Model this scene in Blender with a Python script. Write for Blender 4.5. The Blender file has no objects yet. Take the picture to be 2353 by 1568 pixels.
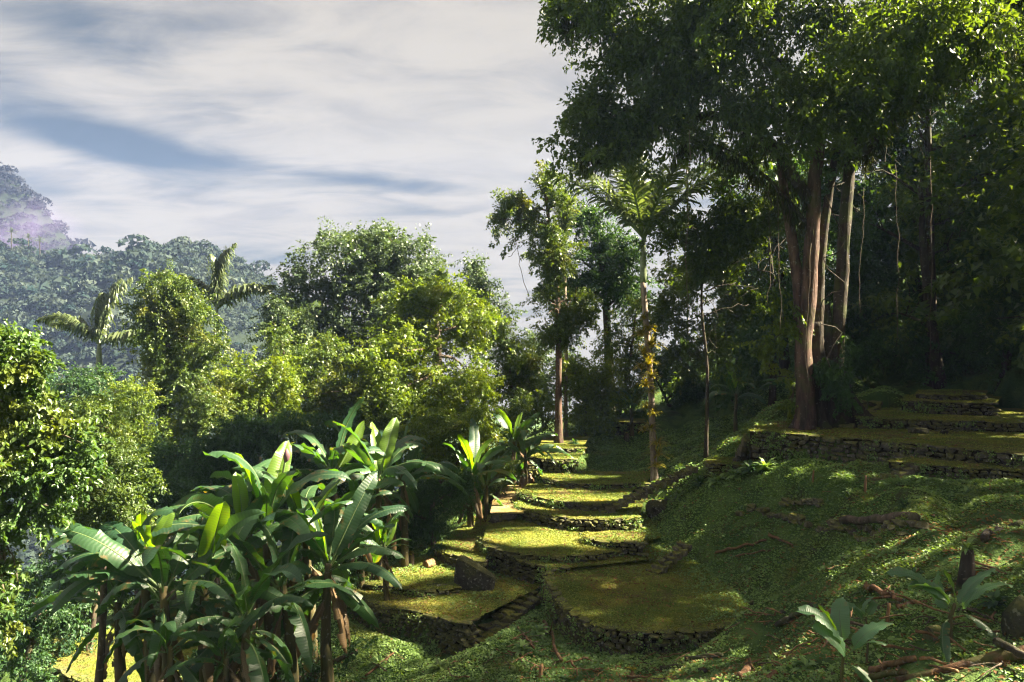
import bpy, bmesh, math, random
import numpy as np
from mathutils import Vector, Matrix

# ------------------------------------------------------------------ camera, sky, sun, exposure
HAZE = 0.0002
SC = bpy.context.scene
COL = SC.collection
F = 1700.0                      # focal length in units of a 2353 wide picture
CX, CY = 1176.5, 784.0
SUN_AZ, SUN_EL = math.radians(86.0), math.radians(42.0)
SUN = np.array([math.sin(SUN_AZ) * math.cos(SUN_EL), math.cos(SUN_AZ) * math.cos(SUN_EL), math.sin(SUN_EL)])

cam_d = bpy.data.cameras.new('camera')
cam_d.sensor_width = 36.0
cam_d.lens = 36.0 * F / 2353.0
cam_d.clip_start = 0.1
cam_d.clip_end = 5000.0
cam = bpy.data.objects.new('camera', cam_d)
cam.location = (0, 0, 0)
cam.rotation_euler = (math.radians(90), 0, 0)
COL.objects.link(cam)
SC.camera = cam

sun_d = bpy.data.lights.new('sun', 'SUN')
sun_d.energy = 5.0
sun_d.angle = math.radians(0.9)
sun_d.color = (1.0, 0.87, 0.62)
sun = bpy.data.objects.new('sun', sun_d)
sun.rotation_euler = Vector(SUN).to_track_quat('Z', 'Y').to_euler()
sun.location = (60, 40, 80)
COL.objects.link(sun)

SC.view_settings.view_transform = 'Standard'
SC.view_settings.look = 'None'
SC.view_settings.gamma = 1.0
SC.view_settings.exposure = 3.5
SC.view_settings.use_curve_mapping = False
cy = SC.cycles
cy.use_denoising = True
cy.denoiser = 'OPENIMAGEDENOISE'
cy.denoising_input_passes = 'RGB_ALBEDO_NORMAL'
cy.denoising_prefilter = 'ACCURATE'
cy.use_adaptive_sampling = False
cy.filter_width = 1.2
cy.max_bounces = 7
cy.diffuse_bounces = 3
cy.glossy_bounces = 2
cy.transmission_bounces = 4
cy.transparent_max_bounces = 6
cy.volume_bounces = 1
cy.volume_step_rate = 4.0
cy.sample_clamp_indirect = 6.0


class NT:
    """small node-tree helper"""
    def __init__(s, tree):
        s.t = tree; s.n = tree.nodes; s.l = tree.links

    def new(s, kind, **kw):
        n = s.n.new(kind)
        for k, v in kw.items():
            if k == 'inp':
                for i, x in v.items():
                    if hasattr(x, 'is_linked') or isinstance(x, bpy.types.NodeSocket):
                        s.l.new(x, n.inputs[i])
                    else:
                        n.inputs[i].default_value = x
            else:
                setattr(n, k, v)
        return n

    def math(s, op, a, b=0.0, c=None, clamp=False):
        n = s.new('ShaderNodeMath', operation=op, use_clamp=clamp)
        for i, x in enumerate((a, b) if c is None else (a, b, c)):
            if isinstance(x, bpy.types.NodeSocket):
                s.l.new(x, n.inputs[i])
            else:
                n.inputs[i].default_value = x
        return n.outputs[0]

    def mix(s, f, a, b, blend='MIX'):
        n = s.new('ShaderNodeMix', data_type='RGBA', blend_type=blend)
        for i, x in ((0, f), (6, a), (7, b)):
            if isinstance(x, bpy.types.NodeSocket):
                s.l.new(x, n.inputs[i])
            elif i == 0:
                n.inputs[0].default_value = x
            else:
                n.inputs[i].default_value = (*x, 1.0) if len(x) == 3 else x
        return n.outputs[2]

    def noise(s, vec, scale, detail=4.0, rough=0.55, lo=0.35, hi=0.65, dist=0.0):
        n = s.new('ShaderNodeTexNoise', inp={'Scale': scale, 'Detail': detail, 'Roughness': rough, 'Distortion': dist})
        if vec is not None:
            s.l.new(vec, n.inputs['Vector'])
        m = s.new('ShaderNodeMapRange', interpolation_type='SMOOTHSTEP', inp={'Value': n.outputs[0], 'From Min': lo, 'From Max': hi})
        return m.outputs[0]


# world: physical sky seen between high cloud
world = bpy.data.worlds.new('World')
SC.world = world
world.use_nodes = True
W = NT(world.node_tree)
W.n.clear()
sky = W.new('ShaderNodeTexSky', sky_type='NISHITA', sun_disc=False, sun_elevation=SUN_EL, sun_rotation=SUN_AZ)
sky.altitude = 1200.0
sky.air_density = 1.0
sky.dust_density = 1.5
tc = W.new('ShaderNodeTexCoord')
sep = W.new('ShaderNodeSeparateXYZ', inp={0: tc.outputs['Generated']})
dx, dy, dz = sep.outputs
zz = W.math('ADD', W.math('MAXIMUM', dz, 0.0), 0.16)
pl = W.new('ShaderNodeCombineXYZ', inp={0: W.math('DIVIDE', dx, zz), 1: W.math('DIVIDE', dy, zz), 2: 0.0})
mp = W.new('ShaderNodeMapping', inp={'Vector': pl.outputs[0], 'Rotation': (0, 0, math.radians(-24)), 'Scale': (0.72, 1.35, 1.0)})
streak = W.new('ShaderNodeTexNoise', inp={'Vector': mp.outputs[0], 'Scale': 1.1, 'Detail': 7.0, 'Roughness': 0.52, 'Distortion': 0.9})
fine = W.new('ShaderNodeTexNoise', inp={'Vector': mp.outputs[0], 'Scale': 3.6, 'Detail': 9.0, 'Roughness': 0.62, 'Distortion': 0.5})
cover = W.math('ADD', W.math('MULTIPLY', streak.outputs[0], 0.64), W.math('MULTIPLY', fine.outputs[0], 0.36))
# open stretches of the cloud deck: azimuth / elevation ellipses, their edges broken by the noise above
az = W.math('ARCTAN2', dx, dy)
el = W.math('ARCSINE', dz)


def opening(px, py, wx, wy, rot, amount):
    a0, e0 = math.atan((px - CX) / F), math.atan((CY - py) / F * math.cos(math.atan((px - CX) / F)))
    c, s_ = math.cos(rot), math.sin(rot)
    da, de = W.math('SUBTRACT', az, a0), W.math('SUBTRACT', el, e0)
    u = W.math('DIVIDE', W.math('ADD', W.math('MULTIPLY', da, c), W.math('MULTIPLY', de, s_)), wx / F)
    v = W.math('DIVIDE', W.math('SUBTRACT', W.math('MULTIPLY', de, c), W.math('MULTIPLY', da, s_)), wy / F)
    r2 = W.math('ADD', W.math('MULTIPLY', u, u), W.math('MULTIPLY', v, v))
    return W.math('MULTIPLY', W.math('EXPONENT', W.math('MULTIPLY', r2, -1.0)), amount)


open_sum = None
for args in ((120, 265, 330, 56, -0.32, 0.23), (360, 355, 300, 34, -0.10, 0.26), (930, 425, 190, 26, -0.06, 0.28), (1010, 490, 150, 16, -0.1, 0.18),
             (170, 60, 330, 75, 0.1, 0.20), (330, 160, 260, 50, -0.3, 0.12), (620, 590, 120, 26, 0.0, 0.22), (1150, 680, 140, 90, 0.0, 0.14), (60, 420, 180, 30, -0.2, 0.15)):
    o_ = opening(*args)
    open_sum = o_ if open_sum is None else W.math('ADD', open_sum, o_)
cov2 = W.math('SUBTRACT', W.math('ADD', cover, 0.20), open_sum)
cmask = W.new('ShaderNodeMapRange', interpolation_type='SMOOTHSTEP', inp={'Value': cov2, 'From Min': 0.33, 'From Max': 0.68}).outputs[0]
shade = W.new('ShaderNodeMapRange', interpolation_type='SMOOTHSTEP', inp={'Value': fine.outputs[0], 'From Min': 0.30, 'From Max': 0.62}).outputs[0]
CLOUD = 0.55
ccol = W.mix(shade, (CLOUD * 0.86, CLOUD * 0.80, CLOUD * 0.71), (CLOUD * 1.10, CLOUD * 1.0, CLOUD * 0.84))
blue = W.mix(0.97, sky.outputs[0], (0.048, 0.066, 0.062))
skyc = W.mix(cmask, blue, ccol)
bg = W.new('ShaderNodeBackground', inp={'Color': skyc, 'Strength': 0.1})
wo = W.new('ShaderNodeOutputWorld', inp={'Surface': bg.outputs[0]})
world.cycles.sampling_method = 'MANUAL'
world.cycles.sample_map_resolution = 512


# ------------------------------------------------------------------ materials
def new_mat(name):
    m = bpy.data.materials.new(name)
    m.use_nodes = True
    t = NT(m.node_tree)
    t.n.clear()
    out = t.new('ShaderNodeOutputMaterial')
    return m, t, out


def leaf_mat(name, c1, c2, tr=(1.6, 1.5, 0.5), amount=0.38, rough=0.42, spec=0.4, hue=None):
    m, t, out = new_mat(name)
    v = t.new('ShaderNodeAttribute', attribute_name='v').outputs['Fac']
    col = t.mix(v, c1, c2)
    if hue is not None:
        geo = t.new('ShaderNodeNewGeometry')
        col = t.mix(t.math('MULTIPLY', t.noise(geo.outputs['Position'], 0.55, 3.0, lo=0.5, hi=0.72), 0.7), col, hue)
    p = t.new('ShaderNodeBsdfPrincipled', inp={'Base Color': col, 'Roughness': rough, 'Specular IOR Level': spec})
    tcol = t.mix(1.0, col, tr, 'MULTIPLY')
    trn = t.new('ShaderNodeBsdfTranslucent', inp={'Color': tcol})
    mx = t.new('ShaderNodeMixShader', inp={0: amount, 1: p.outputs[0], 2: trn.outputs[0]})
    t.l.new(mx.outputs[0], out.inputs['Surface'])
    return m


def bark_mat(name, c1, c2, moss=0.3, scale=6.0):
    m, t, out = new_mat(name)
    tcn = t.new('ShaderNodeTexCoord')
    mpn = t.new('ShaderNodeMapping', inp={'Vector': tcn.outputs['Object'], 'Scale': (1.0, 1.0, 0.22)})
    a = t.noise(mpn.outputs[0], scale, 6.0, 0.6, 0.3, 0.7)
    col = t.mix(a, c1, c2)
    b = t.noise(tcn.outputs['Object'], 1.7, 4.0, 0.6, 0.5, 0.62)
    col = t.mix(t.math('MULTIPLY', b, moss), col, (0.055, 0.075, 0.018))
    lich = t.noise(tcn.outputs['Object'], 9.0, 3.0, 0.5, 0.62, 0.7)
    col = t.mix(t.math('MULTIPLY', lich, 0.35), col, (0.30, 0.28, 0.25))
    bmp = t.new('ShaderNodeBump', inp={'Strength': 0.6, 'Distance': 0.04, 'Height': a})
    p = t.new('ShaderNodeBsdfPrincipled', inp={'Base Color': col, 'Roughness': 0.85, 'Specular IOR Level': 0.2, 'Normal': bmp.outputs[0]})
    t.l.new(p.outputs[0], out.inputs['Surface'])
    return m


def stone_mat(name, c1, c2, moss=0.6):
    m, t, out = new_mat(name)
    geo = t.new('ShaderNodeNewGeometry')
    oi = t.new('ShaderNodeObjectInfo')
    pos = geo.outputs['Position']
    a = t.noise(pos, 5.0, 6.0, 0.6, 0.3, 0.7)
    col = t.mix(a, c1, c2)
    col = t.mix(t.math('MULTIPLY', oi.outputs['Random'], 0.55), col, (c1[0] * 0.45, c1[1] * 0.45, c1[2] * 0.45))
    lich = t.noise(pos, 11.0, 4.0, 0.5, 0.58, 0.66)
    col = t.mix(t.math('MULTIPLY', lich, 0.5), col, (0.30, 0.29, 0.25))
    nz = t.new('ShaderNodeSeparateXYZ', inp={0: geo.outputs['Normal']}).outputs[2]
    mm = t.math('ADD', t.math('MULTIPLY', t.new('ShaderNodeMapRange', inp={'Value': nz, 'From Min': 0.1, 'From Max': 0.8}).outputs[0], 0.75),
                t.math('MULTIPLY', t.noise(pos, 1.6, 5.0, 0.6, 0.46, 0.62), 0.55), clamp=True)
    mcol = t.mix(t.noise(pos, 14.0, 3.0), (0.055, 0.075, 0.015), (0.14, 0.13, 0.025))
    col = t.mix(t.math('MULTIPLY', mm, moss), col, mcol)
    bmp = t.new('ShaderNodeBump', inp={'Strength': 0.7, 'Distance': 0.03, 'Height': t.noise(pos, 16.0, 6.0, 0.6, 0.2, 0.8)})
    p = t.new('ShaderNodeBsdfPrincipled', inp={'Base Color': col, 'Roughness': 0.9, 'Specular IOR Level': 0.2, 'Normal': bmp.outputs[0]})
    t.l.new(p.outputs[0], out.inputs['Surface'])
    return m


def ground_mat(name, soil, moss1, moss2, soil_amt=(0.48, 0.64), bump=0.05):
    m, t, out = new_mat(name)
    pos = t.new('ShaderNodeNewGeometry').outputs['Position']
    a = t.noise(pos, 1.1, 6.0, 0.62, 0.36, 0.64)
    col = t.mix(a, moss1, moss2)
    b = t.noise(pos, 0.75, 7.0, 0.68, soil_amt[0], soil_amt[1], 0.4)
    c = t.noise(pos, 7.0, 4.0, 0.6, 0.38, 0.62)
    col = t.mix(t.math('MULTIPLY', b, t.math('ADD', 0.45, t.math('MULTIPLY', c, 0.55))), col, soil)
    d = t.noise(pos, 26.0, 3.0, 0.6, 0.3, 0.7)
    col = t.mix(t.math('MULTIPLY', d, 0.45), col, (moss1[0] * 0.5, moss1[1] * 0.55, moss1[2] * 0.5))
    h = t.math('ADD', t.math('MULTIPLY', c, 0.6), t.math('MULTIPLY', d, 0.4))
    bmp = t.new('ShaderNodeBump', inp={'Strength': 0.9, 'Distance': bump, 'Height': h})
    p = t.new('ShaderNodeBsdfPrincipled', inp={'Base Color': col, 'Roughness': 0.95, 'Specular IOR Level': 0.1, 'Normal': bmp.outputs[0]})
    t.l.new(p.outputs[0], out.inputs['Surface'])
    return m


def plain_mat(name, c, rough=0.8, spec=0.2):
    m, t, out = new_mat(name)
    pos = t.new('ShaderNodeTexCoord').outputs['Object']
    col = t.mix(t.noise(pos, 9.0, 4.0), (c[0] * 0.65, c[1] * 0.65, c[2] * 0.65), c)
    p = t.new('ShaderNodeBsdfPrincipled', inp={'Base Color': col, 'Roughness': rough, 'Specular IOR Level': spec})
    t.l.new(p.outputs[0], out.inputs['Surface'])
    return m


def blade_mat(name, c1, c2, dead, tr=(1.9, 1.9, 0.35), amount=0.42):
    """banana leaf: fine cross veins, brown dry edges, waxy shine"""
    m, t, out = new_mat(name)
    uv = t.new('ShaderNodeUVMap').outputs[0]
    su = t.new('ShaderNodeSeparateXYZ', inp={0: uv})
    oi = t.new('ShaderNodeObjectInfo')
    veins = t.new('ShaderNodeTexWave', wave_type='BANDS', bands_direction='X', inp={'Vector': uv, 'Scale': 11.0, 'Distortion': 1.2, 'Detail': 2.0, 'Detail Scale': 2.0})
    col = t.mix(oi.outputs['Random'], c1, c2)
    col = t.mix(t.math('MULTIPLY', veins.outputs['Fac'], 0.22), col, (c1[0] * 0.5, c1[1] * 0.55, c1[2] * 0.5))
    ob = t.new('ShaderNodeTexCoord').outputs['Object']
    edge = t.math('ABSOLUTE', t.math('SUBTRACT', su.outputs[1], 0.5))
    br = t.math('MULTIPLY', t.noise(ob, 2.2, 5.0, 0.65, 0.56, 0.66), t.new('ShaderNodeMapRange', inp={'Value': edge, 'From Min': 0.12, 'From Max': 0.48}).outputs[0])
    col = t.mix(t.math('MULTIPLY', br, 0.9), col, dead)
    p = t.new('ShaderNodeBsdfPrincipled', inp={'Base Color': col, 'Roughness': 0.42, 'Specular IOR Level': 0.5,
              'Normal': t.new('ShaderNodeBump', inp={'Strength': 0.25, 'Distance': 0.01, 'Height': veins.outputs['Fac']}).outputs[0]})
    trn = t.new('ShaderNodeBsdfTranslucent', inp={'Color': t.mix(1.0, col, tr, 'MULTIPLY')})
    mx = t.new('ShaderNodeMixShader', inp={0: amount, 1: p.outputs[0], 2: trn.outputs[0]})
    t.l.new(mx.outputs[0], out.inputs['Surface'])
    return m


M = {}
M['leaf_dark'] = leaf_mat('dark_leaf', (0.016, 0.042, 0.022), (0.05, 0.105, 0.036), (2.4, 2.3, 0.45), 0.30, 0.5, 0.25)
M['leaf_big'] = leaf_mat('canopy_leaf', (0.020, 0.046, 0.018), (0.075, 0.120, 0.028), (2.5, 2.2, 0.30), 0.42)
M['leaf_mid'] = leaf_mat('mid_green_leaf', (0.020, 0.050, 0.018), (0.090, 0.135, 0.028), (2.6, 2.3, 0.4), 0.34, hue=(0.10, 0.105, 0.016))
M['leaf_lime'] = leaf_mat('yellow_green_leaf', (0.032, 0.070, 0.012), (0.135, 0.195, 0.022), (2.1, 1.9, 0.3), 0.40, hue=(0.15, 0.175, 0.018))
M['leaf_grey'] = leaf_mat('fine_grey_green_leaf', (0.030, 0.055, 0.034), (0.085, 0.125, 0.062), (1.8, 1.8, 0.6), 0.30)
M['leaf_gloss'] = leaf_mat('glossy_leaf', (0.022, 0.058, 0.018), (0.070, 0.120, 0.030), (2.4, 2.3, 0.35), 0.32, 0.36, 0.45, hue=(0.12, 0.13, 0.02))
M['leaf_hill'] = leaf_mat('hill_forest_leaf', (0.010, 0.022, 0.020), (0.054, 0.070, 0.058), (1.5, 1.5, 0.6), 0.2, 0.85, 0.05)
M['cover'] = leaf_mat('ground_cover_leaf', (0.065, 0.130, 0.042), (0.215, 0.320, 0.105), (1.8, 1.8, 0.4), 0.32, 0.48, 0.4, hue=(0.11, 0.12, 0.018))
M['turf'] = leaf_mat('lawn_moss', (0.070, 0.130, 0.030), (0.245, 0.275, 0.066), (1.5, 1.4, 0.4), 0.25, 0.75, 0.12, hue=(0.26, 0.215, 0.05))
M['epiphyte'] = leaf_mat('epiphyte_leaf', (0.08, 0.095, 0.012), (0.27, 0.235, 0.022), (2.0, 1.7, 0.3), 0.38)
M['frond'] = leaf_mat('palm_leaflet', (0.036, 0.060, 0.028), (0.115, 0.145, 0.070), (1.7, 1.75, 0.5), 0.30, 0.34, 0.5)
M['frond_blue'] = leaf_mat('far_palm_leaflet', (0.040, 0.060, 0.040), (0.08, 0.10, 0.06), (1.6, 1.6, 0.6), 0.3)
M['moss_hang'] = leaf_mat('hanging_moss', (0.020, 0.030, 0.012), (0.055, 0.06, 0.022), (1.8, 1.6, 0.4), 0.3, 0.8, 0.1)
M['dry'] = leaf_mat('dry_leaf', (0.10, 0.055, 0.025), (0.26, 0.15, 0.07), (1.4, 1.2, 0.6), 0.25, 0.8, 0.1)
M['banana'] = blade_mat('banana_leaf', (0.020, 0.058, 0.028), (0.042, 0.095, 0.034), (0.17, 0.10, 0.04), (2.9, 2.9, 0.30), 0.36)
M['banana_new'] = blade_mat('young_banana_leaf', (0.075, 0.150, 0.020), (0.105, 0.185, 0.022), (0.17, 0.12, 0.04), (2.6, 2.5, 0.22), 0.5)
M['banana_young'] = blade_mat('seedling_banana_leaf', (0.060, 0.130, 0.070), (0.085, 0.165, 0.080), (0.17, 0.12, 0.06), (2.2, 2.2, 0.4), 0.36)
M['banana_dead'] = blade_mat('dead_banana_leaf', (0.095, 0.065, 0.035), (0.17, 0.11, 0.055), (0.11, 0.06, 0.03), (1.3, 1.1, 0.6), 0.25)
M['midrib'] = plain_mat('banana_midrib', (0.10, 0.15, 0.05), 0.5, 0.4)
M['pseudostem'] = bark_mat('banana_stem', (0.030, 0.032, 0.014), (0.11, 0.085, 0.04), 0.25, 4.0)
M['bark'] = bark_mat('bark', (0.035, 0.026, 0.020), (0.12, 0.088, 0.068), 0.35)
M['bark_pale'] = bark_mat('pale_bark', (0.07, 0.05, 0.040), (0.20, 0.145, 0.115), 0.2)
M['bark_red'] = bark_mat('reddish_bark', (0.034, 0.021, 0.017), (0.125, 0.076, 0.060), 0.35, 5.0)
M['bark_dark'] = bark_mat('dark_bark', (0.018, 0.015, 0.012), (0.06, 0.046, 0.034), 0.5)
M['palm_bark'] = bark_mat('palm_bark', (0.13, 0.095, 0.075), (0.32, 0.26, 0.22), 0.1, 12.0)
M['crownshaft'] = plain_mat('crownshaft', (0.16, 0.20, 0.11), 0.4, 0.5)
M['deadwood'] = bark_mat('dead_wood', (0.05, 0.028, 0.016), (0.20, 0.105, 0.055), 0.25)
M['log'] = bark_mat('mossy_log', (0.035, 0.020, 0.012), (0.14, 0.075, 0.04), 0.7, 9.0)
M['leaf_mount_shaded'] = leaf_mat('shadowed_mountain_leaf', (0.008, 0.010, 0.016), (0.022, 0.024, 0.032), (1.2, 1.2, 1.0), 0.15, 0.8, 0.1)  # cloud shadow over the mountain is put into this darker leaf colour
M['stick'] = bark_mat('dry_stick', (0.09, 0.052, 0.028), (0.26, 0.15, 0.08), 0.12)
M['stone'] = stone_mat('field_stone', (0.042, 0.038, 0.031), (0.115, 0.104, 0.088), 0.75)
M['boulder'] = stone_mat('boulder_stone', (0.026, 0.024, 0.021), (0.07, 0.064, 0.055), 0.55)
M['slab'] = stone_mat('flagstone', (0.055, 0.048, 0.038), (0.14, 0.12, 0.095), 0.95)
M['earth'] = plain_mat('packed_earth', (0.020, 0.015, 0.010), 0.95, 0.1)
M['ground'] = ground_mat('forest_ground', (0.040, 0.027, 0.014), (0.045, 0.090, 0.024), (0.105, 0.165, 0.042), (0.50, 0.66), 0.06)
M['lawn'] = ground_mat('terrace_lawn', (0.14, 0.09, 0.045), (0.085, 0.115, 0.018), (0.19, 0.185, 0.030), (0.46, 0.62), 0.05)
M['path'] = ground_mat('trodden_path', (0.30, 0.21, 0.13), (0.13, 0.12, 0.026), (0.22, 0.16, 0.06), (0.38, 0.58), 0.03)
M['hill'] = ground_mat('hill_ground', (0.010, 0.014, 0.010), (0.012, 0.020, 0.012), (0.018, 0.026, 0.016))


# ------------------------------------------------------------------ helpers
def at(px, py, Y):
    return np.array([(px - CX) * Y / F, Y, (CY - py) * Y / F])


def at_level(px, py, Z):
    Y = Z * F / (CY - py)
    return np.array([(px - CX) * Y / F, Y, Z])


def link(o, parent=None):
    COL.objects.link(o)
    if parent is not None:
        o.parent = parent
    return o


def thing(name, label, cat, loc, group=None):
    o = bpy.data.objects.new(name, None)
    o.location = [float(c) for c in loc]
    o.empty_display_size = 0.3
    link(o)
    return tag(o, label, cat, group)


def tag(o, label, cat, group=None):
    o['label'] = label
    o['category'] = cat
    if group:
        o['group'] = group
    return o


def mesh_data(name, V, faces, mat, attr=None, uv=None, smooth=False):
    """faces: list of (k, N x k int array)"""
    me = bpy.data.meshes.new(name)
    V = np.asarray(V, dtype=np.float32)
    loops, starts, totals, off = [], [], [], 0
    for f in faces:
        f = np.asarray(f, dtype=np.int32)
        if len(f) == 0:
            continue
        k = f.shape[1]
        loops.append(f.ravel())
        starts.append(off + np.arange(len(f), dtype=np.int32) * k)
        totals.append(np.full(len(f), k, dtype=np.int32))
        off += f.size
    loops = np.concatenate(loops); starts = np.concatenate(starts); totals = np.concatenate(totals)
    me.vertices.add(len(V)); me.vertices.foreach_set('co', V.ravel())
    me.loops.add(len(loops)); me.loops.foreach_set('vertex_index', loops)
    me.polygons.add(len(starts)); me.polygons.foreach_set('loop_start', starts)
    me.polygons.foreach_set('loop_total', totals)
    if smooth:
        me.polygons.foreach_set('use_smooth', np.ones(len(starts), dtype=bool))
    if attr is not None:
        a = me.attributes.new('v', 'FLOAT', 'FACE')
        a.data.foreach_set('value', np.asarray(attr, dtype=np.float32))
    if uv is not None:
        l = me.uv_layers.new(name='UVMap')
        l.data.foreach_set('uv', np.asarray(uv, dtype=np.float32)[loops].ravel())
    me.update(calc_edges=True)
    me.validate()
    if mat is not None:
        me.materials.append(mat)
    return me


def obj(name, me, parent=None, loc=None):
    o = bpy.data.objects.new(name, me)
    if loc is not None:
        o.location = [float(c) for c in loc]
    return link(o, parent)


def part(name, V, faces, mat, parent, **kw):
    """a part built in world coordinates, stored about its thing's base"""
    V = np.asarray(V, dtype=np.float64) - np.array(parent.location)
    return obj(name, mesh_data(name, V, faces, mat, **kw), parent)


def norm(a):
    return a / np.maximum(np.linalg.norm(a, axis=-1, keepdims=True), 1e-9)


def tube(pts, rad, seg=8, cap=True, wob=0.0, rng=None):
    pts = np.asarray(pts, dtype=float)
    n = len(pts)
    rad = np.full(n, rad, dtype=float) if np.isscalar(rad) else np.asarray(rad, dtype=float)
    tan = norm(np.gradient(pts, axis=0))
    ref = np.array([1.0, 0.0, 0.0]) if abs(tan[0][0]) < 0.8 else np.array([0, 1.0, 0])
    V = []
    for i in range(n):
        u = norm(np.cross(tan[i], ref)); w = np.cross(tan[i], u)
        ref = np.cross(u, tan[i]); ref = ref if np.linalg.norm(ref) > 0.1 else np.array([0, 1.0, 0])
        a = np.arange(seg) * 2 * np.pi / seg
        r = rad[i] * (1.0 if rng is None else (1 + wob * (rng.random(seg) - 0.5) * 2))
        V.append(pts[i] + np.outer(np.cos(a) * r, u) + np.outer(np.sin(a) * r, w))
    V = np.concatenate(V)
    i = np.arange(n - 1)[:, None]; j = np.arange(seg)[None, :]
    j2 = (j + 1) % seg
    q = np.stack([i * seg + j, i * seg + j2, (i + 1) * seg + j2, (i + 1) * seg + j], -1).reshape(-1, 4)
    fs = [q]
    if cap:
        base = len(V)
        V = np.vstack([V, pts[0], pts[-1]])
        jj = np.arange(seg); k2 = (jj + 1) % seg
        fs.append(np.concatenate([np.stack([np.full(seg, base), k2, jj], -1), np.stack([np.full(seg, base + 1), (n - 1) * seg + jj, (n - 1) * seg + k2], -1)]))
    return V, fs


def join(parts):
    Vs, by, off = [], {}, 0
    for V, fs in parts:
        for f in fs:
            f = np.asarray(f)
            if len(f):
                by.setdefault(f.shape[1], []).append(f + off)
        Vs.append(V); off += len(V)
    return np.concatenate(Vs), [np.concatenate(by[k]) for k in sorted(by)]


def smooth_path(pts, n):
    """Catmull-Rom through pts"""
    pts = np.asarray(pts, dtype=float)
    if len(pts) == 2:
        return pts[0] + (pts[1] - pts[0]) * np.linspace(0, 1, n)[:, None]
    P = np.vstack([2 * pts[0] - pts[1], pts, 2 * pts[-1] - pts[-2]])
    t = np.linspace(0, len(pts) - 1 - 1e-6, n)
    i = t.astype(int); f = (t - i)[:, None]
    a, b, c, d = P[i], P[i + 1], P[i + 2], P[i + 3]
    return 0.5 * (2 * b + (c - a) * f + (2 * a - 5 * b + 4 * c - d) * f ** 2 + (3 * b - a - 3 * c + d) * f ** 3)


def inside(poly, x, y):
    poly = np.asarray(poly)[:, :2]
    r = np.zeros(x.shape, bool)
    n = len(poly)
    for i in range(n):
        x1, y1 = poly[i]; x2, y2 = poly[(i + 1) % n]
        if y1 == y2:
            continue
        c = ((y1 > y) != (y2 > y)) & (x < (x2 - x1) * (y - y1) / (y2 - y1) + x1)
        r ^= c
    return r


def dist_line(line, x, y, closed=False):
    """distance to a polyline, and the fractional vertex index of the nearest point, and that point"""
    line = np.asarray(line)[:, :2]
    n = len(line)
    bd = np.full(x.shape, 1e9); bi = np.zeros(x.shape); bx = np.zeros(x.shape); by_ = np.zeros(x.shape)
    for i in range(n if closed else n - 1):
        a = line[i]; b = line[(i + 1) % n]
        d = b - a
        L = max(d @ d, 1e-9)
        t = np.clip(((x - a[0]) * d[0] + (y - a[1]) * d[1]) / L, 0, 1)
        qx = a[0] + t * d[0]; qy = a[1] + t * d[1]
        dd = np.hypot(x - qx, y - qy)
        m = dd < bd
        bd[m] = dd[m]; bi[m] = i + t[m]; bx[m] = qx[m]; by_[m] = qy[m]
    return bd, bi, bx, by_


def waves(x, y, seed, scale, n=7):
    r = np.random.default_rng(seed)
    s = np.zeros(np.shape(x))
    for k in range(n):
        a = r.random() * 2 * np.pi
        f = scale * (0.6 + 1.6 * r.random())
        s += np.sin((x * np.cos(a) + y * np.sin(a)) * f + r.random() * 6.28)
    return s / math.sqrt(n)

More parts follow.
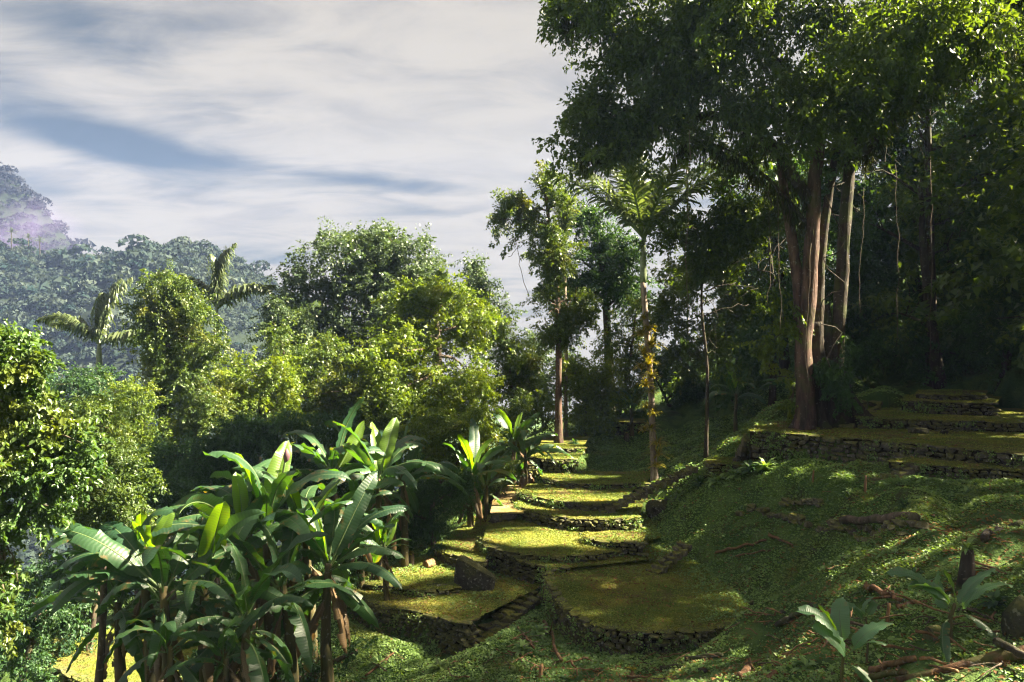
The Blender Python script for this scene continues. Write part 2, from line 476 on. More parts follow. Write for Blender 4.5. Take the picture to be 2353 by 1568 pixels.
# ------------------------------------------------------------------ terraces (front edge = retaining wall, traced on their level)
# name: (level, front edge, wall heights along it, rest of the outline, wall label or None)
TER = {
    'T1': (-7.72, [(1258, 1310), (1262, 1338), (1274, 1365), (1300, 1398), (1345, 1428), (1400, 1444), (1470, 1450), (1550, 1451), (1620, 1449), (1690, 1437)],
           [1.05, 1.0, .95, .85, .75, .65, .6, .55, .42, .16], [(1745, 1410), (1690, 1360), (1630, 1310), (1570, 1275), (1520, 1262), (1300, 1262)]),
    'T2': (-7.60, [(1108, 1258), (1150, 1274), (1200, 1290), (1250, 1300), (1298, 1306)], [.65, .72, .72, .62, .15], [(1400, 1296), (1500, 1285), (1500, 1240), (1115, 1232)]),
    'T3': (-7.40, [(1112, 1238), (1125, 1256), (1180, 1271), (1250, 1277), (1330, 1277), (1400, 1270), (1445, 1258)], [.22] * 6 + [.12], [(1520, 1235), (1490, 1185), (1120, 1185)]),
    'T3b': (-7.14, [(1346, 1226), (1352, 1237), (1400, 1245), (1476, 1248)], [.26] * 4, [(1486, 1224), (1400, 1219)]),
    'T4': (-6.93, [(1192, 1156), (1198, 1164), (1230, 1177), (1280, 1187), (1340, 1193), (1420, 1193), (1470, 1188)], [.40, .45, .46, .45, .42, .4, .3], [(1480, 1140), (1200, 1140)]),
    'T5': (-6.65, [(1198, 1126), (1205, 1135), (1250, 1146), (1310, 1154), (1370, 1159), (1412, 1155), (1440, 1142)], [.27] * 7, [(1470, 1112), (1215, 1112)]),
    'T6': (-6.46, [(1246, 1100), (1310, 1111), (1400, 1114), (1485, 1111)], [.18] * 4, [(1500, 1084), (1236, 1084)]),
    'T7': (-5.80, [(1239, 1053), (1262, 1055), (1290, 1056), (1328, 1056)], [.72] * 4, [(1350, 1028), (1212, 1028), (1212, 1049)]),
    'T8': (-5.60, [(1240, 1027), (1280, 1032), (1338, 1030)], [.2] * 3, [(1356, 1003), (1246, 1006)]),
    'T9': (-5.15, [(1408, 970), (1440, 972), (1478, 972)], [.9] * 3, [(1484, 962), (1410, 962)]),
    'L1': (-7.70, [(993, 1256), (1030, 1272), (1070, 1284), (1112, 1291)], [.45, .5, .52, .5], [(1130, 1250), (1126, 1190), (1095, 1186), (1045, 1220)]),
    'L2': (-8.10, [(838, 1340), (900, 1349), (965, 1357), (1050, 1350)], [.2] * 4, [(1110, 1305), (1010, 1268), (930, 1288), (868, 1318)]),
    'L3': (-8.28, [(812, 1358), (860, 1386), (930, 1401), (1000, 1416), (1060, 1431), (1088, 1424)], [.75, .85, .9, .92, .9, .8], [(1160, 1390), (1240, 1350), (1262, 1325), (1100, 1300), (990, 1325), (838, 1335)]),
    'L4': (-9.60, [(160, 1455), (128, 1476), (116, 1502), (128, 1530), (170, 1556), (230, 1568), (320, 1572), (420, 1560)], [.35, .45, .5, .55, .55, .5, .4, .2], [(480, 1510), (430, 1455), (330, 1432), (225, 1434)]),
    'R1': (-3.55, [(1722, 991), (1800, 996), (1900, 1004), (2050, 1016), (2200, 1030), (2353, 1046), (2500, 1062)], [1.1, 1.1, 1.05, .98, .95, .9, .9], [(2560, 1000), (2300, 975), (2000, 968), (1830, 962), (1738, 972)]),
    'R1b': (-4.02, [(2040, 1060), (2150, 1071), (2290, 1079), (2420, 1090)], [.35, .42, .42, .4], [(2440, 1068), (2250, 1056), (2080, 1050)]),
    'R2': (-3.15, [(1968, 962), (2100, 965), (2250, 969), (2420, 976)], [.4] * 4, [(2560, 952), (2300, 935), (1980, 938)]),
    'R3': (-2.64, [(2070, 921), (2150, 925), (2285, 928)], [.5] * 3, [(2310, 906), (2080, 908)]),
    'R4': (-2.44, [(2103, 907), (2180, 910), (2264, 908)], [.16] * 3, [(2274, 896), (2110, 896)]),
    'RL': (-5.02, [(1616, 1063), (1660, 1068), (1710, 1069)], [.5] * 3, [(1722, 1050), (1626, 1052)]),
}
T = {}
for k, (z, fr, hw, rest) in TER.items():
    front = np.array([at_level(px, py, z) for px, py in fr])
    poly = np.array([at_level(px, py, z) for px, py in fr + rest])
    T[k] = dict(z=z, front=front, hw=np.array(hw, float), poly=poly)
PATH_Z = -7.02
PATH_POLY = np.array([at_level(px, py, PATH_Z) for px, py in [(1126, 1180), (1204, 1181), (1206, 1140), (1215, 1118), (1262, 1104), (1244, 1090), (1208, 1093), (1160, 1120), (1132, 1150)]])

# ------------------------------------------------------------------ ground: thin-plate surface through surveyed points
CP = [at(*a) for a in [
    (600, 1600, 18.6), (1000, 1568, 19.4), (1250, 1568, 17.6), (1500, 1568, 15.8), (1700, 1568, 13.6), (1940, 1568, 10.9), (2200, 1568, 9.7), (2353, 1568, 9.0),
    (1700, 1450, 19.6), (1760, 1480, 17.0), (1850, 1400, 17.0), (2000, 1300, 15.8), (2000, 1400, 13.2), (2000, 1500, 11.6), (2353, 1300, 13.2), (2353, 1450, 10.3), (2200, 1500, 11.0),
    (2000, 1200, 18.8), (2000, 1130, 22.0), (2050, 1075, 24.3), (2200, 1110, 21.5), (2353, 1130, 20.5), (2353, 1200, 17.5), (2200, 1200, 18.0), (1860, 1090, 24.5),
    (1700, 1200, 23.6), (1700, 1280, 21.6), (1600, 1340, 22.3), (1560, 1290, 24.4), (1600, 1250, 24.2), (1510, 1215, 26.6), (1750, 1112, 25.6), (1690, 1145, 25.2), (1620, 1185, 25.4), (1800, 1200, 21.5), (1800, 1300, 18.6),
    (1730, 1058, 28.6), (1800, 1066, 27.4), (1480, 1150, 28.6), (1540, 1140, 28.8), (1440, 1168, 28.9), (1600, 1120, 28.6),
    (1700, 1075, 29.0), (1560, 1085, 33.5), (1500, 1108, 34.2), (1400, 1086, 38.0), (1600, 1050, 38.0), (1600, 985, 45.0), (1480, 972, 48.0), (1700, 930, 46.0), (1700, 1000, 37.0), (1320, 1085, 38.0), (1400, 1020, 43.5),
    (1180, 1450, 20.6), (1235, 1400, 22.6), (1100, 1500, 20.3), (1000, 1500, 21.2), (1000, 1535, 20.4), (850, 1500, 21.4), (1290, 1452, 20.6), (1400, 1492, 19.6), (1550, 1492, 19.3),
    (1150, 1415, 22.4), (1060, 1475, 21.6), (800, 1400, 23.0), (780, 1330, 26.0), (900, 1270, 28.5), (1000, 1225, 31.0), (1080, 1165, 33.5), (1130, 1130, 36.0), (1180, 1090, 38.5),
    (60, 1568, 21.0), (120, 1530, 22.0), (240, 1430, 27.0), (560, 1500, 22.5), (700, 1440, 23.2), (440, 1600, 20.0),
    (1850, 975, 30.0), (2040, 960, 31.5), (2353, 985, 29.0), (1990, 893, 40.0), (2200, 893, 36.0), (2353, 900, 30.0), (2353, 850, 34.0), (2290, 935, 29.0), (1850, 890, 42.0), (1750, 930, 36.0),
]]
CP += [np.array(p, float) for p in [
    (20, 15, -1.2), (25, 25, -.5), (22, 33, -1.0), (30, 40, 3), (20, 46, .5), (13, 52, -2.4), (40, 20, 8), (40, 50, 10), (60, 35, 18), (15, 8, -1.8), (10, 4, -2.5), (5, 3, -2.2), (0, 2, -1.8), (0, 0, -1.75),
    (-3, 6, -4.2), (-6, 10, -7.2), (3, 8, -4.9), (0, 8, -5.2), (0, 13, -7.4), (3, 6, -3.6), (-8, 12, -8.6), (-12, 12, -9.8), (-6, 16, -8.9), (-10, 16, -9.6),
    (-5, 32, -8.6), (-8, 28, -8.9), (-15, 35, -12), (-30, 40, -18), (-12, 27, -9.9), (-20, 20, -11.5), (-30, 15, -15), (-4, 45, -9), (2, 47, -6.2), (0, 58, -8), (-20, 60, -17), (7, 60, -5.5),
    (-60, 60, -30), (-60, 20, -26), (0, 85, -14), (40, 80, 6), (-40, 100, -34), (0, 130, -26), (60, 120, 8), (-60, 0, -20), (-20, 0, -7), (20, -10, -1), (60, -10, 14), (0, -20, -2), (-60, -20, -18),
]]
CP = np.array(CP)


def tps_fit(P, z, lam=0.02):
    n = len(P)
    d = np.hypot(P[:, None, 0] - P[None, :, 0], P[:, None, 1] - P[None, :, 1])
    K = np.where(d > 0, d * d * np.log(d + 1e-12), 0.0) + lam * np.eye(n)
    A = np.zeros((n + 3, n + 3)); A[:n, :n] = K; A[:n, n] = 1; A[:n, n + 1:] = P; A[n, :n] = 1; A[n + 1:, :n] = P.T
    return np.linalg.solve(A, np.concatenate([z, np.zeros(3)]))


TPS = tps_fit(CP[:, :2], CP[:, 2], 2.0)


def base_height(x, y):
    x = np.clip(x, -70, 70); y = np.clip(y, -20, 135)
    sh = x.shape; x = x.ravel(); y = y.ravel()
    out = np.empty(len(x))
    for s in range(0, len(x), 20000):
        e = s + 20000
        d = np.hypot(x[s:e, None] - CP[None, :, 0], y[s:e, None] - CP[None, :, 1])
        out[s:e] = np.where(d > 0, d * d * np.log(d + 1e-12), 0.0) @ TPS[:-3] + TPS[-3] + TPS[-2] * x[s:e] + TPS[-1] * y[s:e]
    return out.reshape(sh)


def axis(lo, hi, step, far_lo, far_hi, grow=1.22):
    a = list(np.arange(lo, hi, step))
    s, v = step, a[-1]
    while v < far_hi:
        s *= grow; v += s; a.append(v)
    s, v = step, lo
    pre = []
    while v > far_lo:
        s *= grow; v -= s; pre.append(v)
    return np.array(pre[::-1] + a)


GX = axis(-16.0, 21.0, 0.165, -480, 380)
GY = axis(8.0, 48.0, 0.165, -120, 560)
XX, YY = np.meshgrid(GX, GY, indexing='ij')
HH = base_height(XX, YY)
near = (XX > -30) & (XX < 30) & (YY > 3) & (YY < 60)
rough = (np.abs(waves(XX, YY, 9, .8)) - .7) * np.clip((XX - 2) * .14, .04, .42) + (np.abs(waves(XX, YY, 10, 2.1)) - .7) * np.clip((XX - 2) * .04, .0, .10) + waves(XX, YY, 3, 1.1) * 0.09 + waves(XX, YY, 4, 3.2) * 0.035 + waves(XX, YY, 5, 7.5) * 0.014
HH = HH + np.where(near, rough, waves(XX, YY, 6, 0.3) * 0.5)
far = np.clip((np.hypot(XX, YY) - 140) / 300, 0, 1)
HH = HH * (1 - far) + (-60) * far
for pas in (0, 1):
    for k, t in T.items():
        if pas == 0:      # in front of a wall: the ground lies at the wall's foot
            d, fi, _, _ = dist_line(t['front'], XX, YY)
            ins = inside(t['poly'], XX, YY)
            m = (d < 1.3) & ~ins
            i0 = np.clip(fi.astype(int), 0, len(t['hw']) - 1); i1 = np.clip(i0 + 1, 0, len(t['hw']) - 1)
            foot = t['z'] - (t['hw'][i0] * (1 - (fi - i0)) + t['hw'][i1] * (fi - i0))
            w = np.clip((d - 0.25) / 1.05, 0, 1); w = w * w * (3 - 2 * w)
            ends = (fi < 0.02) | (fi > len(t['front']) - 1.02)
            tgt = np.where(ends, np.minimum(HH, foot + 0.25), foot)
            HH = np.where(m, tgt * (1 - w) + HH * w, HH)
        else:             # under a terrace: keep below its lawn
            ins = inside(t['poly'], XX, YY)
            if k[0] == 'T':
                d, _, _, _ = dist_line(t['poly'], XX, YY, closed=True)
                bank = t['z'] - 0.05 + 0.62 * d + .08 * d * d + waves(XX, YY, 8, 1.9) * .08 * np.clip(d, 0, 1)
                HH = np.where(~ins & (d < 6), np.minimum(HH, bank), HH)
            HH = np.where(ins, np.minimum(HH, t['z'] - 0.07), HH)
ins = inside(PATH_POLY, XX, YY)
HH = np.where(ins, np.minimum(HH, PATH_Z - 0.07), HH)


STAIRS = [(at_level(1050, 1500, -9.15), at_level(1236, 1356, -8.28), .62), (at_level(1498, 1316, -7.72), at_level(1578, 1246, -6.95), .5)]
for a_, b_, w_ in STAIRS:
    d, fi, _, _ = dist_line(np.array([a_ - (b_ - a_) * .1, b_]), XX, YY)
    zs = a_[2] + (b_[2] - a_[2]) * np.clip(fi * 1.1 - .1, 0, 1) - .14
    HH = np.where(d < w_ + .9, np.minimum(HH, zs + np.clip((d - w_) * 1.1, 0, 9)), HH)


def ground(x, y):
    x = np.asarray(x, float); y = np.asarray(y, float)
    i = np.clip(np.searchsorted(GX, x) - 1, 0, len(GX) - 2); j = np.clip(np.searchsorted(GY, y) - 1, 0, len(GY) - 2)
    fx = np.clip((x - GX[i]) / (GX[i + 1] - GX[i]), 0, 1); fy = np.clip((y - GY[j]) / (GY[j + 1] - GY[j]), 0, 1)
    return (HH[i, j] * (1 - fx) * (1 - fy) + HH[i + 1, j] * fx * (1 - fy) + HH[i, j + 1] * (1 - fx) * fy + HH[i + 1, j + 1] * fx * fy)


nx, ny = len(GX), len(GY)
ii, jj = np.meshgrid(np.arange(nx - 1), np.arange(ny - 1), indexing='ij')
gf = np.stack([ii * ny + jj, (ii + 1) * ny + jj, (ii + 1) * ny + jj + 1, ii * ny + jj + 1], -1).reshape(-1, 4)
g = obj('ground', mesh_data('ground', np.stack([XX.ravel(), YY.ravel(), HH.ravel()], -1), [gf], M['ground'], smooth=True))
g['kind'] = 'structure'

LAWNS = {}


def lawn_height(x, y, z, poly):
    d, _, _, _ = dist_line(poly, x, y, closed=True)
    return z + (waves(x, y, 11, 1.4) * 0.04 + waves(x, y, 12, 5.0) * 0.010) * np.clip(d / 0.5, 0, 1)


def lawn(name, poly, z, mat, step=0.13):
    lo = poly[:, :2].min(0) - step; hi = poly[:, :2].max(0) + step
    gx = np.arange(lo[0], hi[0] + step, step); gy = np.arange(lo[1], hi[1] + step, step)
    X, Y = np.meshgrid(gx, gy, indexing='ij')
    xc = X[:-1, :-1] + step / 2; yc = Y[:-1, :-1] + step / 2
    keep = inside(poly, xc, yc)
    ins = inside(poly, X, Y)
    d, _, qx, qy = dist_line(poly, X, Y, closed=True)
    snap = (~ins) | (d < step * 0.5)
    X = np.where(snap, qx, X); Y = np.where(snap, qy, Y)
    Z = lawn_height(X, Y, z, poly)
    nx_, ny_ = X.shape
    i, j = np.nonzero(keep)
    f = np.stack([i * ny_ + j, (i + 1) * ny_ + j, (i + 1) * ny_ + j + 1, i * ny_ + j + 1], -1)
    used = np.zeros(nx_ * ny_, bool); used[f.ravel()] = True
    idx = np.cumsum(used) - 1
    V = np.stack([X.ravel(), Y.ravel(), Z.ravel()], -1)[used]
    o = obj(name, mesh_data(name, V, [idx[f]], mat, smooth=True))
    o['kind'] = 'structure'
    return o


for k, t in T.items():
    lawn('lawn', t['poly'], t['z'], M['lawn'])
lawn('path', PATH_POLY, PATH_Z, M['path'])

# ------------------------------------------------------------------ stones, walls, steps, boulders
RS = random.Random(5)


def rock_mesh(name, seed, mat, n=15, power=0.55):
    """rough block of unit size: hull of points pushed towards a rounded box"""
    r = random.Random(seed)
    bm = bmesh.new()
    for k in range(n):
        u, v = r.uniform(-1, 1), r.uniform(0, 2 * math.pi)
        s = math.sqrt(1 - u * u)
        p = [s * math.cos(v), s * math.sin(v), u]
        p = [math.copysign(abs(c) ** power, c) * r.uniform(.42, .52) for c in p]
        bm.verts.new(p)
    res = bmesh.ops.convex_hull(bm, input=bm.verts)
    junk = list({e for e in res['geom_interior'] + res['geom_unused'] if isinstance(e, bmesh.types.BMVert)})
    if junk:
        bmesh.ops.delete(bm, geom=junk, context='VERTS')
    me = bpy.data.meshes.new(name)
    bm.to_mesh(me); bm.free()
    me.materials.append(mat)
    return me


STONES = [rock_mesh('stone', 40 + i, M['stone']) for i in range(12)]
SLABS = [rock_mesh('coping_stone', 80 + i, M['slab'], 18, 0.35) for i in range(8)]


def arc(line):
    d = np.linalg.norm(np.diff(line[:, :2], axis=0), axis=1)
    return np.concatenate([[0], np.cumsum(d)])


def along(line, s_, cum):
    i = int(np.clip(np.searchsorted(cum, s_) - 1, 0, len(cum) - 2))
    f = (s_ - cum[i]) / max(cum[i + 1] - cum[i], 1e-6)
    return line[i] * (1 - f) + line[i + 1] * f, norm((line[i + 1] - line[i])[:2]), i + f


def stone_wall(label, front, z, hw, sw=0.22, sh=0.13, coping=True, group='dry stone retaining walls', smooth_n=None, seed=1, limit=290):
    r = random.Random(seed)
    line = smooth_path(front, smooth_n or max(8, 4 * len(front)))
    hwl = np.interp(np.linspace(0, len(hw) - 1, len(line)), np.arange(len(hw)), hw)
    cum = arc(line); L = cum[-1]
    side = np.array([0.0, 0.0])
    a, b = line[0][:2], line[-1][:2]
    base = line[len(line) // 2].copy(); base[2] = z - hwl.mean()
    t = thing('stone_wall', label, 'wall', base, group)
    # outward normal: points away from the terrace, i.e. right of the walking direction (fronts run left to right)
    V, fs = [], []
    for i, p in enumerate(line):
        tg = norm((line[min(i + 1, len(line) - 1)] - line[max(i - 1, 0)])[:2])
        nrm = np.array([tg[1], -tg[0]])
        inn = p[:2] - nrm * 0.10
        inn2 = p[:2] - nrm * 0.32
        V += [[inn[0], inn[1], z - hwl[i] - 0.25], [inn[0], inn[1], z - 0.03], [inn2[0], inn2[1], z - 0.03], [inn2[0], inn2[1], z - hwl[i] - 0.25]]
    n = len(line)
    q = []
    for i in range(n - 1):
        for k in range(4):
            q.append([i * 4 + k, (i + 1) * 4 + k, (i + 1) * 4 + (k + 1) % 4, i * 4 + (k + 1) % 4])
    q += [[0, 1, 2, 3], [(n - 1) * 4 + 3, (n - 1) * 4 + 2, (n - 1) * 4 + 1, (n - 1) * 4]]
    part('earth_backing', V, [np.array(q)], M['earth'], t)
    hm = float(max(hwl))
    while L * hm / (sw * sh) > limit:
        sw *= 1.06; sh *= 1.06
    rows = max(1, int(math.ceil((hm + 0.05) / sh)))
    tb = np.array(t.location)
    for row in range(rows):
        s_ = r.uniform(0, sw)
        while s_ < L:
            w = sw * r.choice((r.uniform(.5, .9), r.uniform(.8, 1.3), r.uniform(1.2, 2.1)))
            p, tg, fi = along(line, min(s_ + w / 2, L - 1e-3), cum)
            hh = float(np.interp(fi, np.arange(len(line)), hwl))
            zc = z - 0.045 - (row + 0.5) * sh
            if zc > z - hh - sh * 0.8:
                nrm = np.array([tg[1], -tg[0]])
                o = obj('stone', r.choice(STONES), t)
                pr = r.uniform(-0.03, 0.06) + .05 * math.sin(s_ * 1.1 + seed)
                o.location = (p[0] + nrm[0] * pr - tb[0], p[1] + nrm[1] * pr - tb[1], zc + r.uniform(-.015, .015) - tb[2])
                o.rotation_euler = (r.uniform(-.12, .12), r.uniform(-.14, .14), math.atan2(tg[1], tg[0]) + r.uniform(-.1, .1))
                o.scale = (w * 1.05, 0.26 * r.uniform(.85, 1.2), sh * r.uniform(.8, 1.5))
            s_ += w
    if coping:
        s_ = 0.0
        while s_ < L:
            w = r.uniform(0.32, 0.62)
            p, tg, fi = along(line, min(s_ + w / 2, L - 1e-3), cum)
            nrm = np.array([tg[1], -tg[0]])
            o = obj('coping_stone', r.choice(SLABS), t)
            o.location = (p[0] - nrm[0] * .07 - tb[0], p[1] - nrm[1] * .07 - tb[1], z - 0.01 + r.uniform(-.02, .015) - tb[2])
            o.rotation_euler = (r.uniform(-.06, .06), r.uniform(-.05, .05), math.atan2(tg[1], tg[0]) + r.uniform(-.12, .12))
            o.scale = (w * 1.08, r.uniform(.30, .40), r.uniform(.07, .11))
            s_ += w * r.uniform(0.95, 1.2)
    return t


WALL_LABELS = {
    'T1': 'curved dry stone wall holding the nearest and largest terrace',
    'T2': 'stone wall between the leaning boulder and the nearest terrace',
    'T3': 'low stone kerb crossing the sunlit lawn above the nearest terrace',
    'T3b': 'mossy stone edge of the small raised platform at the foot of the slope',
    'T4': 'stone wall under the sunlit terrace next to the stepped path',
    'T5': 'thin stone rim round the oval sunlit terrace',
    'T6': 'low stone kerb of the olive terrace just before the tall palm',
    'T7': 'dark stone wall beside the far flight of steps',
    'T8': 'low stone kerb below the straight trunked tree',
    'T9': 'dark stone wall of the small high terrace behind the palm trunk',
    'L1': 'stone wall under the narrow lawn strip left of the stepped path',
    'L2': 'low stone edge of the lawn with the flat slab and the leaning boulder',
    'L3': 'tall dark stone wall beside the lowest flight of steps',
    'L4': 'rounded stone rim of the sunlit patio behind the banana leaves',
    'R1': 'long stone wall below the great buttressed tree',
    'R1b': 'low mossy stone wall below the long wall at the right edge',
    'R2': 'dark stone wall just above the path by the buttressed tree',
    'R3': 'stone wall below the bright green rim on the upper platform',
    'R4': 'thin stone edge of the topmost grassy platform',
    'RL': 'short stone wall of the sunlit ledge at the head of the stairway',
}
for i, (k, t) in enumerate(T.items()):
    small = t['z'] > -3.6 or k in ('T5', 'T6', 'T7', 'T8', 'T9')
    stone_wall(WALL_LABELS[k], t['front'], t['z'], t['hw'], sw=0.27 if small else 0.21, sh=0.15 if small else 0.125, seed=20 + i, limit=280 if k in ('T1', 'R1', 'L3') else 190)


def ground_pt(px, py, lo=6.0, hi=60.0):
    """first point of the ground met by the sight line through a pixel"""
    Y = np.arange(lo, hi, 0.05)
    gx = (px - CX) * Y / F
    hz = ground(gx, Y)
    for t in T.values():
        ins = inside(t['poly'], gx, Y)
        hz = np.where(ins, np.maximum(hz, t['z']), hz)
    m = np.nonzero((CY - py) * Y / F <= hz)[0]
    k = m[0] if len(m) else -1
    return np.array([gx[k], Y[k], hz[k]])


def side_wall(label, p0, p1, z0, hw, seed, **kw):
    line = np.array([np.array([p0[0], p0[1], z0]), np.array([p1[0], p1[1], z0])])
    return stone_wall(label, line, z0, hw, seed=seed, **kw)


def stone_steps(label, a, b, n, width, mat=None, group='flights of stone steps', seed=1, shift=0.0):
    """flight from foot a up to head b; each step one or two slabs"""
    r = random.Random(seed)
    a = np.array(a, float); b = np.array(b, float)
    t = thing('stone_steps', label, 'steps', a, group)
    d = norm((b - a)[:2]); w = np.array([d[1], -d[0]])
    run = np.linalg.norm((b - a)[:2]) / n; rise = (b[2] - a[2]) / n
    ang = math.atan2(w[1], w[0])
    for i in range(n):
        c = a + (b - a) * ((i + 0.5) / n)
        ztop = a[2] + rise * (i + 1)
        cuts = [-0.5, r.uniform(-.15, .2), 0.5] if width > 0.5 else [-.5, .5]
        for u0, u1 in zip(cuts, cuts[1:]):
            o = obj('step', r.choice(SLABS), t)
            cen = c[:2] + w * ((u0 + u1) / 2 * width + shift)
            hgt = abs(rise) + 0.16
            o.location = (cen[0] - a[0], cen[1] - a[1], ztop - hgt / 2 - a[2] + r.uniform(-.012, .012))
            o.rotation_euler = (r.uniform(-.03, .03), r.uniform(-.03, .03), ang + r.uniform(-.07, .07))
            o.scale = (width * (u1 - u0) * 1.05, run * r.uniform(1.2, 1.4), hgt)
    return t


def LV(px, py, z):
    return at_level(px, py, z)


stone_steps('lowest flight of dark stone steps beside the tall terrace wall', STAIRS[0][0], STAIRS[0][1], 12, 0.85, seed=3)
stone_steps('three sunlit stone steps at the foot of the trodden path', LV(1150, 1199, -7.42), LV(1160, 1180, -7.0), 3, 1.15, seed=4)
stone_steps('narrow sunlit steps climbing to the terrace of the straight trunked tree', LV(1222, 1088, -6.45), LV(1226, 1049, -5.78), 7, 0.55, seed=5)
stone_steps('long sunlit stairway rising towards the stone ledge', LV(1378, 1176, -6.93), at(1596, 1070, 30.8), 15, 0.7, seed=6)
stone_steps('few steep sunlit steps from the ledge up to the corner of the long wall', LV(1698, 1060, -5.02), at(1728, 997, 29.6), 6, 0.6, seed=7)
stone_steps('broken dark steps climbing the slope behind the nearest terrace', LV(1498, 1316, -7.72), LV(1578, 1246, -6.95), 7, 0.6, seed=8)
stone_steps('row of dark steps below the low mossy wall on the upper slope', ground_pt(1998, 1112), ground_pt(2110, 1066), 6, 0.6, seed=9)
stone_steps('flat stone steps leading past the roots of the buttressed tree', LV(1960, 985, -3.55), at(2010, 905, 37.0), 6, 1.2, seed=10)


def boulder(label, name, p, size, rot, seed, mat=None, power=0.75):
    r = random.Random(seed)
    bm = bmesh.new()
    for k in range(26):
        u, v = r.uniform(-1, 1), r.uniform(0, 2 * math.pi)
        s = math.sqrt(1 - u * u)
        q = [s * math.cos(v), s * math.sin(v), u]
        q = [math.copysign(abs(c) ** power, c) * .5 for c in q]
        bm.verts.new((q[0] * size[0], q[1] * size[1], q[2] * size[2]))
    res = bmesh.ops.convex_hull(bm, input=bm.verts)
    junk = list({e for e in res['geom_interior'] + res['geom_unused'] if isinstance(e, bmesh.types.BMVert)})
    if junk:
        bmesh.ops.delete(bm, geom=junk, context='VERTS')
    bmesh.ops.bevel(bm, geom=bm.edges[:], offset=min(size) * 0.05, segments=1, affect='EDGES')
    me = bpy.data.meshes.new(name)
    bm.to_mesh(me); bm.free()
    me.materials.append(mat or M['boulder'])
    o = obj(name, me, None, p)
    o.rotation_euler = rot
    return tag(o, label, 'rock')


# leaning wedge-shaped boulder beside the steps
def wedge_boulder():
    b = LV(1088, 1352, -8.28)
    P_ = [(-.60, -.20, -.15), (.66, -.28, -.15), (.70, .35, -.15), (-.60, .40, -.15), (-.58, -.12, .95), (-.42, -.22, 1.06), (-.38, .30, 1.06), (-.55, .3, .98),
          (.10, -.28, .74), (.50, -.28, .50), (.70, -.2, .38), (.74, .22, .36), (.2, .34, .72), (-.66, -.1, .4), (.05, -.36, .3)]
    bm = bmesh.new()
    for q in P_:
        bm.verts.new(q)
    bmesh.ops.convex_hull(bm, input=bm.verts)
    bmesh.ops.bevel(bm, geom=bm.edges[:], offset=.035, segments=2, affect='EDGES')
    me = bpy.data.meshes.new('boulder')
    bm.to_mesh(me); bm.free()
    me.materials.append(M['boulder'])
    o = obj('boulder', me, None, b)
    tag(o, 'tall wedge shaped dark boulder leaning beside the terrace wall', 'rock')


wedge_boulder()
boulder('long flat dark slab lying on the lawn against the wedge boulder', 'stone_slab', LV(1004, 1356, -8.24), (1.25, .5, .42), (.1, -.08, .1), 8, power=.5)
boulder('dark mossy boulder on the sunlit ridge above the stone steps', 'boulder', ground_pt(1515, 1182) + np.array([0, .3, .15]), (1.15, .8, 1.0), (.2, .3, .5), 9)
boulder('tall grooved grey boulder cut by the right edge of the clearing', 'boulder', ground_pt(2352, 1470) + np.array([.12, .2, .1]), (.42, .55, .9), (.1, .25, .4), 10)
boulder('small pale grey rock behind the tallest young banana stem', 'rock', ground_pt(2155, 1468) + np.array([0, .1, .03]), (.42, .34, .3), (.2, .1, .9), 11, M['stone'])
boulder('small dark stone standing on the rim of the nearest terrace lawn', 'rock', ground_pt(1727, 1392) + np.array([0, 0, .05]), (.2, .16, .2), (.2, .1, .9), 12)
boulder('loose pale stone at the end of the nearest terrace wall', 'rock', ground_pt(1800, 1408) + np.array([0, 0, .03]), (.16, .13, .11), (.2, .3, .1), 13, M['stone'])
boulder('little dark stone in the middle of the sunlit lawn', 'rock', LV(1334, 1227, -7.36), (.16, .13, .13), (.1, .1, .3), 14)
boulder('flat stone block beside the roots of the buttressed tree', 'stone_block', LV(2110, 992, -3.5), (.75, .4, .32), (0, .05, .1), 15, power=.4)
boulder('small stones heaped beside the flat block on the path', 'rock', LV(2170, 993, -3.52), (.3, .25, .2), (.3, .05, .1), 16)
boulder('rounded stone at the end of the topmost grassy platform', 'boulder', LV(2222, 912, -2.5), (.55, .4, .42), (.1, .2, .1), 17)
# remnants of walls on the slope
for k, (lab, pts, hgt) in enumerate([
    ('ruined wall of dark stones crossing the middle of the slope', [(1690, 1190), (1745, 1180), (1800, 1196), (1860, 1212)], .30),
    ('mossy low ledge of stones below the mound on the slope', [(1905, 1206), (1980, 1212), (2050, 1210), (2110, 1214)], .26),
    ('short row of dark stones near the crest of the slope', [(1795, 1165), (1830, 1160), (1880, 1162)], .22),
    ('broken stone edging above the fallen roots on the slope', [(1880, 1222), (1960, 1234), (2060, 1230)], .18),
    ('crumbled stone edge at the foot of the sunlit ridge', [(1300, 1190), (1360, 1204), (1420, 1210), (1470, 1206)], .22),
]):
    line = np.array([ground_pt(*p) for p in pts])
    t = thing('stone_wall', lab, 'wall', line[0], 'ruined stone edges on the slope')
    r = random.Random(300 + k)
    line = smooth_path(line, 20); cum = arc(line); s_ = 0
    while s_ < cum[-1]:
        w = r.uniform(.18, .5)
        p, tg, fi = along(line, min(s_ + w / 2, cum[-1] - 1e-3), cum)
        gz = float(ground(p[0], p[1]))
        for c in range(r.choice((1, 1, 2))):
            o = obj('stone', r.choice(STONES + SLABS), t)
            o.location = (p[0] - line[0][0] + r.uniform(-.05, .05), p[1] - line[0][1] + r.uniform(-.06, .06), gz + hgt * (.2 + .4 * c) - line[0][2])
            o.rotation_euler = (r.uniform(-.2, .2), r.uniform(-.2, .2), math.atan2(tg[1], tg[0]) + r.uniform(-.3, .3))
            o.scale = (w * 1.1, r.uniform(.22, .36), hgt * r.uniform(.6, .9))
        s_ += w

# ------------------------------------------------------------------ foliage
# gaps in the canopy: sight lines towards the sun that stay open over the sunlit places
GAPS = []


def gap(p, r):
    GAPS.append((np.array(p, float), r))


